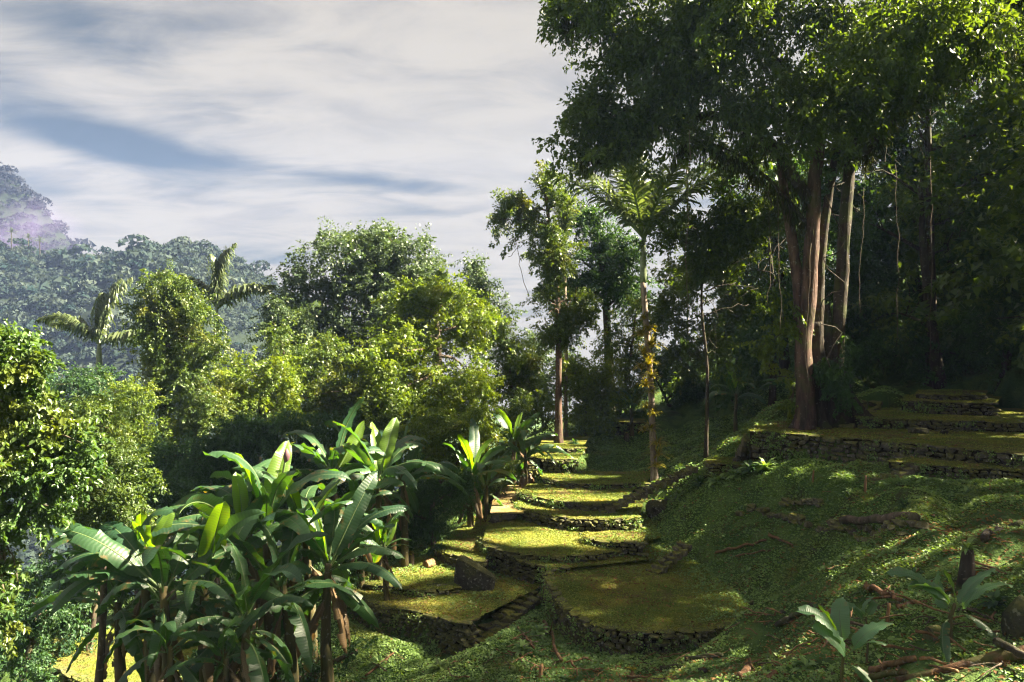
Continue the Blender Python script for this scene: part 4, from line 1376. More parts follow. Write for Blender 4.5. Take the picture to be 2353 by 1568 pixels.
# ------------------------------------------------------------------ distant hill and mountain
def hill_surface(ridge, Yb, Yr, zb, nu, nt, seed, amp):
    """slope from a foot line at depth Yb up to a ridge whose skyline is given in picture points"""
    rx = np.array([p[0] for p in ridge], float); ry = np.array([p[1] for p in ridge], float)
    u = np.linspace(rx[0], rx[-1], nu); t = np.linspace(0, 1.25, nt)
    U, Tt = np.meshgrid(u, t, indexing='ij')
    RZ = (CY - np.interp(U, rx, ry)) * Yr / F
    Yd = Yb + (Yr - Yb) * Tt
    Xr = (U - CX) * Yr / F
    k = np.where(Tt <= 1, Tt * (1.35 - .35 * Tt), 1 - (Tt - 1) * 1.6)
    Z = zb + (RZ - zb) * k + waves(Xr, Yd, seed, .045) * amp * np.sin(np.clip(Tt, 0, 1) * 3.14) + waves(Xr, Yd, seed + 1, .018) * amp * 1.8 * np.sin(np.clip(Tt, 0, 1) * 3.14)
    return Xr, Yd, Z


def clumps(X, Y, Z, n, size, seed, per=40, leaf=.42):
    r = np.random.default_rng(seed)
    a, b = X.shape
    i = r.random(n) * (a - 1.001); j = r.random(n) * (b - 1.001)
    i0 = i.astype(int); j0 = j.astype(int)
    fi, fj = i - i0, j - j0

    def bl(A):
        return A[i0, j0] * (1 - fi) * (1 - fj) + A[i0 + 1, j0] * fi * (1 - fj) + A[i0, j0 + 1] * (1 - fi) * fj + A[i0 + 1, j0 + 1] * fi * fj
    C = np.stack([bl(X), bl(Y), bl(Z)], -1)
    S = size * np.exp(r.normal(size=n) * .38)
    tallk = r.random(n) < .16
    up = np.where(tallk, r.uniform(.8, 1.25, n), r.uniform(.2, .7, n))
    C[:, 2] += S * up
    idx = np.repeat(np.arange(n), per)
    v = norm(r.normal(size=(len(idx), 3))); v[:, 2] = np.abs(v[:, 2]) * 1.0 - .35
    P = C[idx] + v * S[idx][:, None] * r.uniform(.75, 1.1, len(idx))[:, None] * np.array([1, 1, .85])
    L = S[idx] * leaf * r.uniform(.7, 1.4, len(idx))
    d = r.normal(size=P.shape); nn = v + r.normal(size=P.shape) * .16
    V, Fc = leaf_geo(P - norm(d) * L[:, None] * .5, d, nn, L * 1.1, L * .9, 'tri')
    tone = np.clip(r.normal(size=n) * .28 + .42, 0, 1)
    return V, Fc, np.clip(tone[idx] + r.normal(size=len(idx)) * .1, 0, 1)


RIDGE = [(-420, 640), (-200, 575), (0, 566), (60, 572), (110, 592), (150, 606), (230, 598), (300, 584), (360, 566), (400, 560), (440, 566), (500, 582), (560, 606), (610, 640), (650, 676), (700, 720), (760, 775), (840, 830), (1000, 900)]
hx, hy, hz = hill_surface(RIDGE, 145, 300, -58, 90, 50, 61, 4.0)
i, j = np.meshgrid(np.arange(89), np.arange(49), indexing='ij')
hf = np.stack([i * 50 + j, (i + 1) * 50 + j, (i + 1) * 50 + j + 1, i * 50 + j + 1], -1).reshape(-1, 4)
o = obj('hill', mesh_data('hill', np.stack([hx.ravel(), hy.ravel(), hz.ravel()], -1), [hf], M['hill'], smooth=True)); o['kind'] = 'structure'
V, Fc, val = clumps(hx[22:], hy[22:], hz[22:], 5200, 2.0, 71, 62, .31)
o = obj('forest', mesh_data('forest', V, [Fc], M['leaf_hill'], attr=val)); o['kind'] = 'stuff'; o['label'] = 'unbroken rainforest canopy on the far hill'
MRIDGE = [(-500, 400), (-300, 330), (-60, 340), (0, 376), (40, 415), (75, 452), (110, 490), (150, 540), (200, 610), (300, 720)]
mx_, my_, mz_ = hill_surface(MRIDGE, 330, 450, -50, 60, 40, 65, 4.0)
i, j = np.meshgrid(np.arange(59), np.arange(39), indexing='ij')
hf = np.stack([i * 40 + j, (i + 1) * 40 + j, (i + 1) * 40 + j + 1, i * 40 + j + 1], -1).reshape(-1, 4)
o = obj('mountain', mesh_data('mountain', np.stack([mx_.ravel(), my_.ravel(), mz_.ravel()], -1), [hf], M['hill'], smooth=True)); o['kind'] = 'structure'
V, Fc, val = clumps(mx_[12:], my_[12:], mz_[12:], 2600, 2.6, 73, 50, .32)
o = obj('forest', mesh_data('forest', V, [Fc], M['leaf_mount_shaded'], attr=val)); o['kind'] = 'stuff'; o['label'] = 'forest tinted dark with cloud shadow covering the steep mountain flank'

# palms and thin trees that stand out on the ridge
FARF = [frond_mesh(4.2, a0, a1, 900 + i, 12, 1.3, .5, 'frond_blue', width=.22) for i, (a0, a1) in enumerate([(70, 5), (45, -30), (25, -45), (85, 40)])]
for k, (px, py, h, lab) in enumerate([
    (26, 535, 11, 'slender palm on the ridge beside the mist at the picture edge'), (65, 548, 9, 'flat topped palm on the ridge in front of the purple mist'),
    (91, 555, 12, 'tallest palm on the ridge in front of the purple mist'), (243, 588, 7, 'short palm in the dip of the hill ridge'),
    (318, 572, 7, 'palm on the left shoulder of the rounded hill top'), (519, 572, 12, 'lone palm standing clear on the falling ridge of the hill'), (498, 590, 7, 'low palm just beside the lone palm on the falling ridge')]):
    Y = 297.0
    h *= .75
    top = at(px, py, Y)
    rr = random.Random(k + 50)
    palm('palm_tree', lab, top - [0, 0, h], top, [(FARF[q % 4], q * 360 / 9 + rr.uniform(-15, 15), rr.uniform(-5, 10), rr.uniform(.42, .6) * (.55 if px == 519 else 1)) for q in range(9)], r0=.22, group='palms on the far ridge', bark='bark_dark', shaft=0, seed=k, rings=False)

# cloud of mist against the mountain foot
def volume_mat(name, color, density, noise_scale=None, anis=0.0, lo=.42, hi=.72, soft=None):
    m, t, out = new_mat(name)
    v = t.new('ShaderNodeVolumePrincipled', inp={'Color': (*color, 1), 'Density': density, 'Anisotropy': anis})
    if noise_scale:
        tcn = t.new('ShaderNodeTexCoord')
        n = t.noise(tcn.outputs['Object'], noise_scale, 4.0, .6, lo, hi, .4)
        ln = t.new('ShaderNodeVectorMath', operation='LENGTH', inp={0: tcn.outputs['Object']}).outputs['Value']
        fall = t.new('ShaderNodeMapRange', interpolation_type='SMOOTHSTEP', inp={'Value': ln, 'From Min': 1.0, 'From Max': .15}).outputs[0]
        t.l.new(t.math('MULTIPLY', t.math('MULTIPLY', n, fall), density), v.inputs['Density'])
    t.l.new(v.outputs[0], out.inputs['Volume'])
    return m


def ico(name, mat, loc, scale, sub=3):
    bm = bmesh.new()
    bmesh.ops.create_icosphere(bm, subdivisions=sub, radius=1.0)
    me = bpy.data.meshes.new(name); bm.to_mesh(me); bm.free()
    me.materials.append(mat)
    o = obj(name, me, None, loc); o.scale = scale
    return o


o = ico('mist', volume_mat('mist', (.36, .29, .60), .035, 1.8, lo=.36, hi=.70), at(55, 540, 318), (30, 13, 22)); o['kind'] = 'stuff'; o['label'] = 'lavender cloud of mist drifting before the mountain'

# ------------------------------------------------------------------ trees of the middle distance
GM = 'trees beyond the terraces'
tree('broadleaf_tree', 'big round tree with grey green left half and yellow green right half', 'tree', 45, 880,
     [(760, 610, 95, 75), (860, 580, 90, 55, 1), (935, 565, 70, 45, 0), (830, 680, 110, 90, 1), (720, 690, 70, 80, 1), (960, 640, 80, 70, 1), (900, 740, 110, 100, -1), (760, 780, 90, 80), (860, 840, 90, 80), (660, 750, 55, 60), (700, 860, 80, 60)], 80000, .19, 'leaf_grey',
     trunk=[(880, 900), (870, 760), (850, 620)], r0=.4, group=GM, seed=11, shell=.3, cl=14)
tree('broadleaf_tree', 'sunlit yellow green tree in front of the big grey green crown', 'tree', 42, 1010,
     [(1010, 690, 80, 60, 1), (1075, 755, 70, 70, 2.5), (945, 780, 75, 75, -2.5), (1065, 845, 75, 75, 1.5), (965, 880, 85, 75, -3.5), (1105, 905, 45, 60, 2.5), (1050, 955, 70, 50, -1.5), (950, 700, 55, 55, -1.5), (880, 830, 60, 60, -4.5), (900, 920, 60, 50, -5)], 46000, .17, 'leaf_lime',
     trunk=[(1010, 900), (1005, 780), (1000, 700)], r0=.3, group=GM, seed=12, shell=.45)
tree('broadleaf_tree', 'tall loose topped tree peeping over the sunlit yellow crown', 'tree', 56, 1110,
     [(1090, 625, 38, 30), (1120, 690, 45, 45), (1080, 700, 40, 50), (1150, 740, 40, 40), (1130, 800, 50, 60), (1160, 710, 25, 12)], 9000, .2, 'leaf_grey', trunk=[(1115, 850), (1105, 700), (1092, 620)], r0=.22, group=GM, seed=13, shell=.3)
tree('vine_tree', 'columnar tree smothered in vines with its right side sunlit', 'tree', 35, 385,
     [(372, 670, 62, 46), (340, 720, 45, 60), (420, 700, 45, 50), (455, 730, 42, 48), (390, 770, 75, 70), (470, 800, 38, 50), (370, 850, 58, 70), (430, 850, 50, 60), (390, 920, 40, 50)], 40000, .13, 'leaf_mid',
     trunk=[(378, 950), (385, 820), (375, 690)], r0=.3, bark='bark_dark', group=GM, seed=14, shell=.55)
MIDB = [
    ('dark shrubby tree under the drooping grey palm', 38, 190, [(180, 870, 80, 50), (110, 900, 60, 60), (240, 890, 50, 60), (180, 960, 120, 60)], 12000, .14, 'leaf_dark'),
    ('orange tinged bush below the vine covered tree', 33, 320, [(310, 920, 60, 45), (280, 990, 70, 60), (340, 1010, 70, 60)], 14000, .12, 'leaf_lime'),
    ('round sunny bush filling the dip left of the big tree', 36, 590, [(600, 850, 80, 65), (540, 890, 60, 60), (660, 880, 60, 60), (600, 930, 100, 60)], 24000, .13, 'leaf_lime'),
    ('leafy tree with dry stems between vine tree and sunny bush', 34, 470, [(470, 920, 55, 55), (440, 985, 60, 60), (510, 960, 60, 70)], 15000, .12, 'leaf_mid'),
    ('dark green thicket tree behind the nearest banana crowns', 30, 560, [(560, 1020, 90, 60), (480, 1050, 70, 60), (640, 1010, 80, 60), (380, 1060, 70, 60)], 24000, .12, 'leaf_dark'),
    ('shaded bush tree under the big round crown', 38, 750, [(740, 850, 80, 80), (690, 930, 80, 70), (790, 920, 80, 70), (650, 790, 50, 60), (860, 900, 70, 70)], 30000, .14, 'leaf_mid'),
    ('small tree with pale feathery top at the hill edge', 43, 655, [(655, 715, 38, 40), (630, 760, 40, 40), (690, 760, 40, 50)], 9000, .15, 'leaf_grey'),
    ('dark bush behind the tall banana crown at the middle', 31, 800, [(760, 1010, 80, 60), (850, 1020, 70, 50), (700, 1070, 70, 50)], 15000, .12, 'leaf_dark'),
    ('sunlit bush at the foot of the yellow green tree', 34, 1020, [(1010, 990, 75, 55), (1080, 985, 50, 55), (960, 1040, 50, 40), (1060, 1060, 55, 50)], 20000, .12, 'leaf_lime'),
    ('dark bush lining the trodden path below the banana stems', 28.5, 1000, [(1000, 1130, 60, 55), (940, 1180, 55, 50), (1050, 1130, 40, 50), (980, 1210, 40, 30)], 15000, .10, 'leaf_dark'),
    ('low shrub on the bank beside the sunlit path', 34, 1130, [(1120, 1110, 40, 35), (1150, 1090, 35, 25), (1090, 1150, 30, 30)], 8000, .10, 'leaf_mid'),
    ('green tree between yellow crown and straight trunked tree', 47, 1190, [(1190, 830, 50, 60), (1180, 900, 50, 60), (1220, 900, 40, 60), (1160, 770, 35, 40)], 16000, .17, 'leaf_mid'),
    ('sunlit bush to the right of the straight trunk', 46, 1345, [(1340, 900, 55, 60), (1380, 870, 50, 55), (1360, 950, 60, 50), (1320, 850, 35, 40), (1400, 930, 35, 50)], 22000, .15, 'leaf_lime'),
    ('pale distant tree glimpsed behind the straight trunk', 60, 1250, [(1240, 800, 50, 50), (1300, 860, 50, 50), (1250, 880, 60, 60)], 9000, .22, 'leaf_grey'),
    ('round leafy bush closing the gap behind the sunlit bush', 39, 930, [(900, 960, 80, 70), (990, 1000, 80, 60), (1130, 1000, 60, 60), (1080, 1060, 70, 40), (820, 960, 70, 60)], 20000, .14, 'leaf_mid'),
    ('dark bush behind the farthest banana plants', 43, 1215, [(1210, 970, 35, 40), (1250, 950, 30, 50), (1190, 940, 40, 50)], 8000, .13, 'leaf_mid'),
]
for k, (lab, Y, bx, lb, n, sz, mt) in enumerate(MIDB):
    tree('broadleaf_tree', lab, 'tree', Y, bx, lb, n, sz, mt, r0=.14, group=GM, seed=30 + k, shell=.45)

# valley trees low at the left, in deep shade
for k, (lab, Y, bx, lb, n, sz, mt) in enumerate([
    ('dark thicket filling the space behind the tall banana crown', 29.5, 850, [(800, 1120, 90, 70), (900, 1150, 90, 70), (720, 1160, 80, 70), (960, 1080, 60, 60), (850, 1220, 90, 60), (650, 1180, 80, 70)], 20000, .12, 'leaf_dark'),
    ('broad dark bush under the sunny bush and the vine covered tree', 32, 500, [(450, 1100, 100, 60), (600, 1100, 100, 60), (350, 1130, 90, 60), (520, 1180, 100, 70)], 18000, .13, 'leaf_dark'),
    ('dark bush in the hollow below the glossy leaved tree', 23, 200, [(190, 1300, 110, 80), (90, 1380, 90, 80), (230, 1230, 80, 60), (150, 1440, 60, 40)], 14000, .12, 'leaf_dark'),
    ('shaded thicket behind the lower banana plant', 26, 330, [(330, 1200, 100, 70), (420, 1150, 80, 60), (280, 1320, 90, 80), (440, 1270, 80, 70)], 16000, .12, 'leaf_dark'),
    ('dark undergrowth below the nearest banana stems', 18.6, 600, [(470, 1530, 70, 36), (600, 1545, 80, 36), (720, 1520, 60, 36), (820, 1490, 40, 26)], 7000, .09, 'leaf_dark'),
    ('low dark shrub beside the rounded patio rim', 20, 40, [(30, 1450, 60, 60), (50, 1530, 50, 40), (110, 1400, 40, 40)], 7000, .10, 'leaf_dark'),
    ('dark shrub hidden behind the banana stems', 25, 700, [(640, 1330, 90, 70), (740, 1290, 80, 60), (560, 1380, 80, 70), (480, 1400, 70, 60)], 14000, .11, 'leaf_dark')]):
    tree('broadleaf_tree', lab, 'tree', Y, bx, lb, n, sz, mt, r0=.12, group='bushes in the shaded hollow', seed=60 + k, shell=.4)

# large glossy-leaved tree at the left edge
tree('glossy_tree', 'near tree with large glossy leaves catching the sun at the left edge', 'tree', 12.5, -60,
     [(10, 780, 60, 36), (55, 840, 55, 50), (-20, 880, 80, 80), (40, 940, 70, 50, .3), (130, 1010, 75, 55, .2), (20, 1050, 90, 80), (110, 1090, 80, 60, .4), (170, 1060, 55, 50, .5), (60, 1180, 70, 60), (-20, 1240, 70, 80), (10, 1320, 36, 60), (5, 1430, 20, 44, -.3)], 34000, .09, 'leaf_gloss',
     trunk=[(-50, 1300), (-30, 1100), (10, 900)], r0=.12, seed=70, quad=True, shell=.35, cl=12, spread=1.6, ratio=.55)
tree('broadleaf_tree', 'rounded yellow green shrub behind the near glossy leaved tree', 'tree', 17, 215,
     [(205, 960, 70, 45), (230, 1030, 80, 60), (260, 1110, 70, 70), (290, 1160, 50, 60), (180, 1100, 80, 80), (250, 1200, 60, 50)], 30000, .085, 'leaf_mid', r0=.1, seed=71, shell=.5)

# straight-trunked vine-hung tree
tree('straight_trunk_tree', 'tall straight trunked tree with a broken vine hung top', 'tree', 41, 1284,
     [(1180, 475, 46, 26), (1148, 505, 22, 24), (1215, 510, 34, 36), (1270, 445, 34, 30), (1248, 402, 22, 20), (1290, 470, 22, 22), (1222, 575, 12, 36), (1262, 550, 18, 40), (1258, 640, 26, 34), (1248, 682, 16, 18), (1300, 730, 55, 40), (1270, 775, 46, 26), (1325, 690, 36, 34), (1285, 610, 30, 44, -.6), (1275, 690, 30, 50, -.8), (1262, 560, 24, 50, -.6), (1285, 760, 36, 30, -.9)], 40000, .15, 'leaf_mid',
     trunk=[(1283, 900), (1284, 790), (1278, 650), (1262, 520), (1252, 420)], r0=.22, bark='bark_red', seed=80, flare=1.9, group=GM, shell=.35)
tree('broadleaf_tree', 'dark domed tree behind the tall palm', 'tree', 52, 1400,
     [(1370, 540, 75, 60), (1330, 590, 60, 60), (1420, 590, 70, 60), (1390, 660, 90, 60), (1300, 660, 50, 50), (1440, 680, 50, 50), (1350, 500, 40, 30)], 34000, .19, 'leaf_dark', trunk=[(1400, 850), (1390, 680), (1375, 560)], r0=.4, bark='bark_dark', group=GM, seed=81, shell=.4)
tree('broadleaf_tree', 'light green tree filling the gap under the dark domed tree', 'tree', 50, 1420,
     [(1430, 770, 45, 60), (1400, 820, 50, 50), (1440, 860, 40, 60), (1460, 720, 30, 40), (1430, 920, 50, 40)], 15000, .16, 'leaf_mid', r0=.16, group=GM, seed=82)

# ---- palms
FR = {
    'up': frond_mesh(4.0, 84, 58, 801, 62, .95, .30, width=.085), 'out': frond_mesh(4.1, 60, 28, 802, 62, .95, .45, width=.085), 'out2': frond_mesh(4.0, 46, 20, 803, 62, .95, .5, width=.085), 'low': frond_mesh(3.6, 34, -20, 804, 54, .9, .7, width=.065), 'arch': frond_mesh(4.0, 70, 14, 805, 62, .95, .55, width=.085),
    'plume_up': frond_mesh(4.2, 86, 48, 811, 64, 1.15, 1.5, width=.13, ease=1.6), 'plume_side': frond_mesh(4.0, 44, -6, 812, 64, 1.05, 1.3, width=.13), 'plume_arc': frond_mesh(4.2, 62, -30, 813, 64, 1.05, 1.3, width=.13),
    'thick': frond_mesh(4.2, 50, -40, 806, 60, .75, 1.0, width=.06), 'thick2': frond_mesh(4.2, 72, -60, 807, 60, .75, 1.1, width=.06, ease=1.8), 'thick3': frond_mesh(4.0, 30, -28, 808, 60, .7, .9, width=.06)}
pf = at(1505, 1104, 34.2); pf[2] = float(ground(pf[0], pf[1])) - .1
pt = at(1478, 545, 34.2)
tall_palm = palm('palm_tree', 'tall ringed palm with yellow epiphytes growing up its trunk', pf, pt,
     [(FR['out'], 178, -12, 1.33), (FR['out'], 163, 2, 1.20), (FR['out2'], 196, 6, 1.19), (FR['out'], 2, -12, 1.64), (FR['out'], 18, -2, 1.43), (FR['out2'], 344, 4, 1.19), (FR['up'], 95, 0, 1.16), (FR['out'], 125, 10, 1.19), (FR['out'], 55, 10, 1.12), (FR['out'], 235, 8, 1.12), (FR['out2'], 295, 10, 1.12)],
     r0=.155, shaft=2.1, seed=3)
for k, (px, py, s_) in enumerate([(1480, 735, .8), (1490, 762, 1.0), (1474, 775, 1.1), (1496, 800, 1.2), (1478, 815, 1.0), (1490, 840, 1.2), (1473, 850, .9), (1496, 870, 1.0), (1482, 890, .9), (1498, 905, .8), (1486, 940, .8), (1500, 955, .9), (1494, 990, 1.0), (1480, 992, .7), (1510, 1025, 1.1), (1512, 1050, 1.2), (1508, 1075, .8)]):
    V, fs, val = rosette(60, .62 * s_, 600 + k, .03)
    p = at(px, py, 34.0 - .12 * (k % 3))
    part('epiphyte', V + p, fs, M['epiphyte'], tall_palm, attr=val)
p2 = at(228, 770, 40); 
palm('palm_tree', 'grey green palm with drooping plumes before the wooded hill', [p2[0], 40, float(ground(p2[0], 40))], at(228, 792, 40),
     [(FR['plume_up'], 25, -4, .95), (FR['plume_up'], 50, 2, .9), (FR['plume_arc'], 182, 0, .92), (FR['plume_side'], 170, -2, .85), (FR['plume_side'], 350, -16, .9), (FR['plume_side'], 12, -22, .9), (FR['plume_up'], 110, 4, .7)], r0=.17, shaft=1.2, seed=4, group='palms of the middle distance')
p3 = at(500, 700, 44)
palm('palm_tree', 'golden palm with spread plumes rising behind the vine covered tree', [p3[0], 44, float(ground(p3[0], 44))], at(498, 712, 44),
     [(FR['plume_side'], 0, 0, .95), (FR['plume_arc'], -10, -6, .95), (FR['plume_up'], 40, 4, 1.0), (FR['plume_up'], 70, 6, .9), (FR['plume_side'], 175, 22, .8), (FR['plume_arc'], 165, 16, .75), (FR['plume_up'], 150, 10, .8)], r0=.17, shaft=1.2, seed=5, group='palms of the middle distance')
p4 = at(1300, 530, 46)
palm('palm_tree', 'dark feathery palm top beside the vine hung crown', [p4[0], 46, float(ground(p4[0], 46))], at(1296, 548, 46),
     [(FR['up'], 20, 0, .8), (FR['up'], 160, 0, .7), (FR['out'], 0, 12, .6), (FR['up'], 260, 4, .75), (FR['out'], 175, 20, .55)], r0=.13, shaft=.8, seed=6, group='palms of the middle distance')
p5 = at(1580, 330, 56)
palm('palm_tree', 'far pale palm showing above the big tree side branch', [p5[0], 56, float(ground(p5[0], 56))], at(1578, 332, 56),
     [(FR['arch'], 175, 0, .8), (FR['out'], 10, 0, .8), (FR['up'], 60, 0, .7), (FR['out'], 200, 6, .8), (FR['arch'], 330, 4, .8), (FR['low'], 180, 0, .8), (FR['low'], 0, 0, .8)], r0=.07, shaft=1.0, seed=7, group='palms of the middle distance')

# ---- the great buttressed tree
def great_boughs(lb):
    r = np.random.default_rng(17)
    out = []
    for L_ in lb:
        for _ in range(4):
            v = norm(r.normal(size=3))
            f = r.uniform(.34, .62)
            out.append([*(L_[:3] + v * L_[3:6] * r.uniform(.4, 1.0) * (1.12 - f)), *(L_[3:6] * f * r.uniform(.85, 1.3, 3))])
    return np.array(out)


def great_tree():
    rng = np.random.default_rng(91)
    Y = 30.2
    bx = (1880 - CX) * Y / F
    base = np.array([bx, Y, -3.6])
    t = thing('buttressed_tree', 'great buttressed tree overhanging the long stone wall', 'tree', base)
    # stems: picture points from the foot up, radius
    stems = [
        ([(1848, 985), (1850, 900), (1846, 800), (1856, 700), (1866, 560), (1872, 420), (1890, 250), (1910, 80)], .37, .22, 0.0, 'bark_red'),
        ([(1858, 985), (1856, 880), (1838, 760), (1832, 640), (1815, 520), (1800, 420), (1790, 330)], .27, .16, .35, 'bark_red'),
        ([(1876, 980), (1872, 880), (1880, 760), (1884, 620), (1900, 480), (1925, 330), (1960, 160)], .24, .14, .5, 'bark_dark'),
        ([(1895, 975), (1888, 900), (1878, 830), (1874, 740)], .34, .30, .55, 'bark_dark'),
        ([(1925, 972), (1920, 880), (1926, 760), (1934, 640), (1944, 480), (1958, 330), (1985, 180)], .34, .18, .9, 'bark_dark'),
        ([(1950, 972), (1940, 890), (1905, 800), (1895, 700)], .30, .22, 1.0, 'bark_dark'),
    ]
    for pts, ra, rb, dY, bk in stems:
        P_ = [at(px, py, Y + dY) for px, py in pts]
        P_[0][2] = -3.75
        path = smooth_path(P_, 26)
        rad = np.linspace(ra, rb, 26); rad[0] *= 1.3; rad[1] *= 1.12
        V, fs = tube(path, rad, 12, wob=.13, rng=rng)
        part('trunk', V, fs, M[bk], t, smooth=True)
    # buttress roots: thin tapering fins
    for (hx_, hy_, fx, fy, dY, w) in [(1930, 850, 2044, 962, 1.2, .13), (1900, 880, 1960, 968, .2, .12), (1840, 900, 1806, 985, .2, .12), (1885, 900, 1912, 975, -.4, .12), (1845, 920, 1842, 990, -.5, .14)]:
        a = at(hx_, hy_, Y + dY * .6); b = at(fx, fy, Y + dY); b[2] = min(b[2], -3.45)
        n = 8; V = []; q = []
        c0 = np.array([a[0], a[1], b[2] - .2])
        perp = norm(np.array([-(b - a)[1], (b - a)[0], 0.0])) * w
        for i in range(n + 1):
            s = i / n
            top = a * (1 - s) + b * s; top[2] = b[2] + (a[2] - b[2]) * (1 - s) ** 1.9
            foot = np.array([top[0], top[1], b[2] - .3])
            wi = perp * (1.0 - .5 * s)
            V += [foot - wi * 1.3, foot + wi * 1.3, top + wi * .6, top - wi * .6]
            if i:
                for k in range(4):
                    q.append([(i - 1) * 4 + k, (i - 1) * 4 + (k + 1) % 4, i * 4 + (k + 1) % 4, i * 4 + k])
        part('buttress_root', np.array(V), [np.array(q)], M['bark_dark'], t)
    limbs_ = [
        ([(1868, 470), (1800, 360), (1720, 290), (1620, 262), (1500, 262), (1410, 250), (1360, 270)], .26, .05, -.8),
        ([(1720, 290), (1640, 200), (1560, 140), (1460, 100), (1350, 50), (1290, 40)], .16, .03, -1.5),
        ([(1500, 262), (1440, 310), (1390, 340), (1340, 350)], .08, .02, -1.2),
        ([(1866, 520), (1780, 430), (1700, 360), (1620, 325), (1550, 330)], .10, .02, -.4),
        ([(1890, 260), (1800, 150), (1720, 60), (1650, -40)], .16, .05, -1.0),
        ([(1985, 350), (2060, 250), (2160, 180), (2280, 130), (2400, 100)], .18, .05, 0),
        ([(1905, 120), (2000, 40), (2080, -60)], .14, .05, 0),
    ]
    for pts, ra, rb, dY in limbs_:
        path = smooth_path([at(px, py, Y + dY * k / (len(pts) - 1)) for k, (px, py) in enumerate(pts)], 20)
        path += np.vstack([np.zeros(3), rng.normal(size=(19, 3)) * .05])
        V, fs = tube(path, np.linspace(ra, rb, 20), 8)
        part('branch', V, fs, M['bark_dark'], t, smooth=True)
    lb = lobes_px([
        (1318, 20, 55, 45, -1.5), (1285, 65, 34, 24, -1.5), (1290, 10, 45, 30, -1), (1400, 30, 70, 50, -1.5), (1440, 120, 75, 60, -1.2), (1395, 170, 60, 50, -1), (1370, 235, 55, 45, -1), (1345, 295, 42, 40, -1), (1322, 345, 30, 26, -1), (1380, 310, 45, 40, -1.2), (1420, 345, 45, 30, -1),
        (1470, 255, 70, 50, -1.5), (1440, 300, 40, 36, -1.2), (1530, 210, 90, 65, -1.5), (1540, 120, 90, 70, -2.5), (1620, 60, 120, 70, -2), (1640, 190, 100, 65, -2.5), (1560, 265, 60, 40, -1), (1700, 150, 100, 80, -3), (1720, 250, 85, 55, -2), (1760, 60, 120, 80, -2),
        (1800, 190, 100, 75, -3.5), (1850, 120, 80, 60, -4), (1830, 280, 85, 60, -3), (1900, 40, 130, 70, -2), (1900, 200, 90, 70, -3), (1960, 270, 90, 70, -2.5), (2010, 130, 120, 75, -2.5), (2050, 230, 90, 60, -2), (2130, 150, 120, 70, -2), (2150, 60, 130, 70, -2),
        (2180, 240, 100, 70, -1), (2260, 150, 110, 80, -1), (2330, 230, 110, 80, 0), (2290, 320, 90, 60, 1), (2200, 330, 80, 50, 1), (2050, 330, 90, 50, 0), (2360, 90, 110, 80, 0), (1950, 360, 70, 40, 1), (2350, 400, 80, 60, 1),
        (1600, 320, 60, 26, -.5), (1650, 345, 40, 26, -.5), (1720, 345, 50, 30, 1), (1790, 400, 40, 40, 1.5), (1990, 470, 70, 70, 1), (2080, 430, 80, 60, 2), (1720, 420, 60, 50, 2), (1755, 520, 40, 60, 2), (1950, 560, 40, 60, 1.5), (1690, 480, 50, 40, 2), (1860, 40, 120, 70, -6), (1990, 90, 110, 70, -6.5), (2110, 40, 110, 70, -7), (1760, -10, 110, 60, -6), (2240, 90, 100, 70, -6), (1640, -30, 120, 60, -4), (2340, 10, 100, 70, -4), (1980, -60, 140, 60, -5), (1450, -20, 90, 50, -3)], Y)
    out_frame = np.array([[13, 30, 17, 4, 4, 3], [19, 31, 18, 4, 4, 3], [7, 29, 17.5, 4, 4, 2.5], [24, 33, 14, 4, 4, 4], [26, 32, 8, 3.5, 4, 3]], float)
    V, Fc, val = crown_leaves(great_boughs(lb), 150000, .20, 92, 13, .25, .6, 2.6, .52)
    part('crown', V, [Fc], M['leaf_big'], t, attr=val)
    V, Fc, val = crown_leaves(out_frame, 22000, .30, 93, 15, .25, .6, 2.2, .52)
    part('upper_crown', V, [Fc], M['leaf_big'], t, attr=val)
    # hanging moss and root threads under the limbs
    ms = []
    vals = []
    r = np.random.default_rng(94)
    for pts, ra, rb, dY in limbs_[:6]:
        path = smooth_path([at(px, py, Y + dY * k / (len(pts) - 1)) for k, (px, py) in enumerate(pts)], 60)
        for p in path[::1]:
            for _ in range(3):
                c = p + r.normal(size=3) * [.12, .12, .04]
                n = 14
                ln = r.uniform(.25, .95)
                Pp = c + r.normal(size=(n, 3)) * [.07, .07, .02] - np.array([0, 0, 1]) * (r.random((n, 1)) * ln)
                V, F3 = leaf_geo(Pp, np.tile([0, 0, -1.0], (n, 1)) + r.normal(size=(n, 3)) * .12, r.normal(size=(n, 3)), r.uniform(.15, .4, n), r.uniform(.015, .04, n))
                ms.append((V, [F3])); vals.append(np.repeat(r.random(n), 2))
    V, fs = join(ms)
    o = part('hanging_moss', V, fs, M['moss_hang'], t, attr=np.concatenate(vals))
    return t


great_tree()

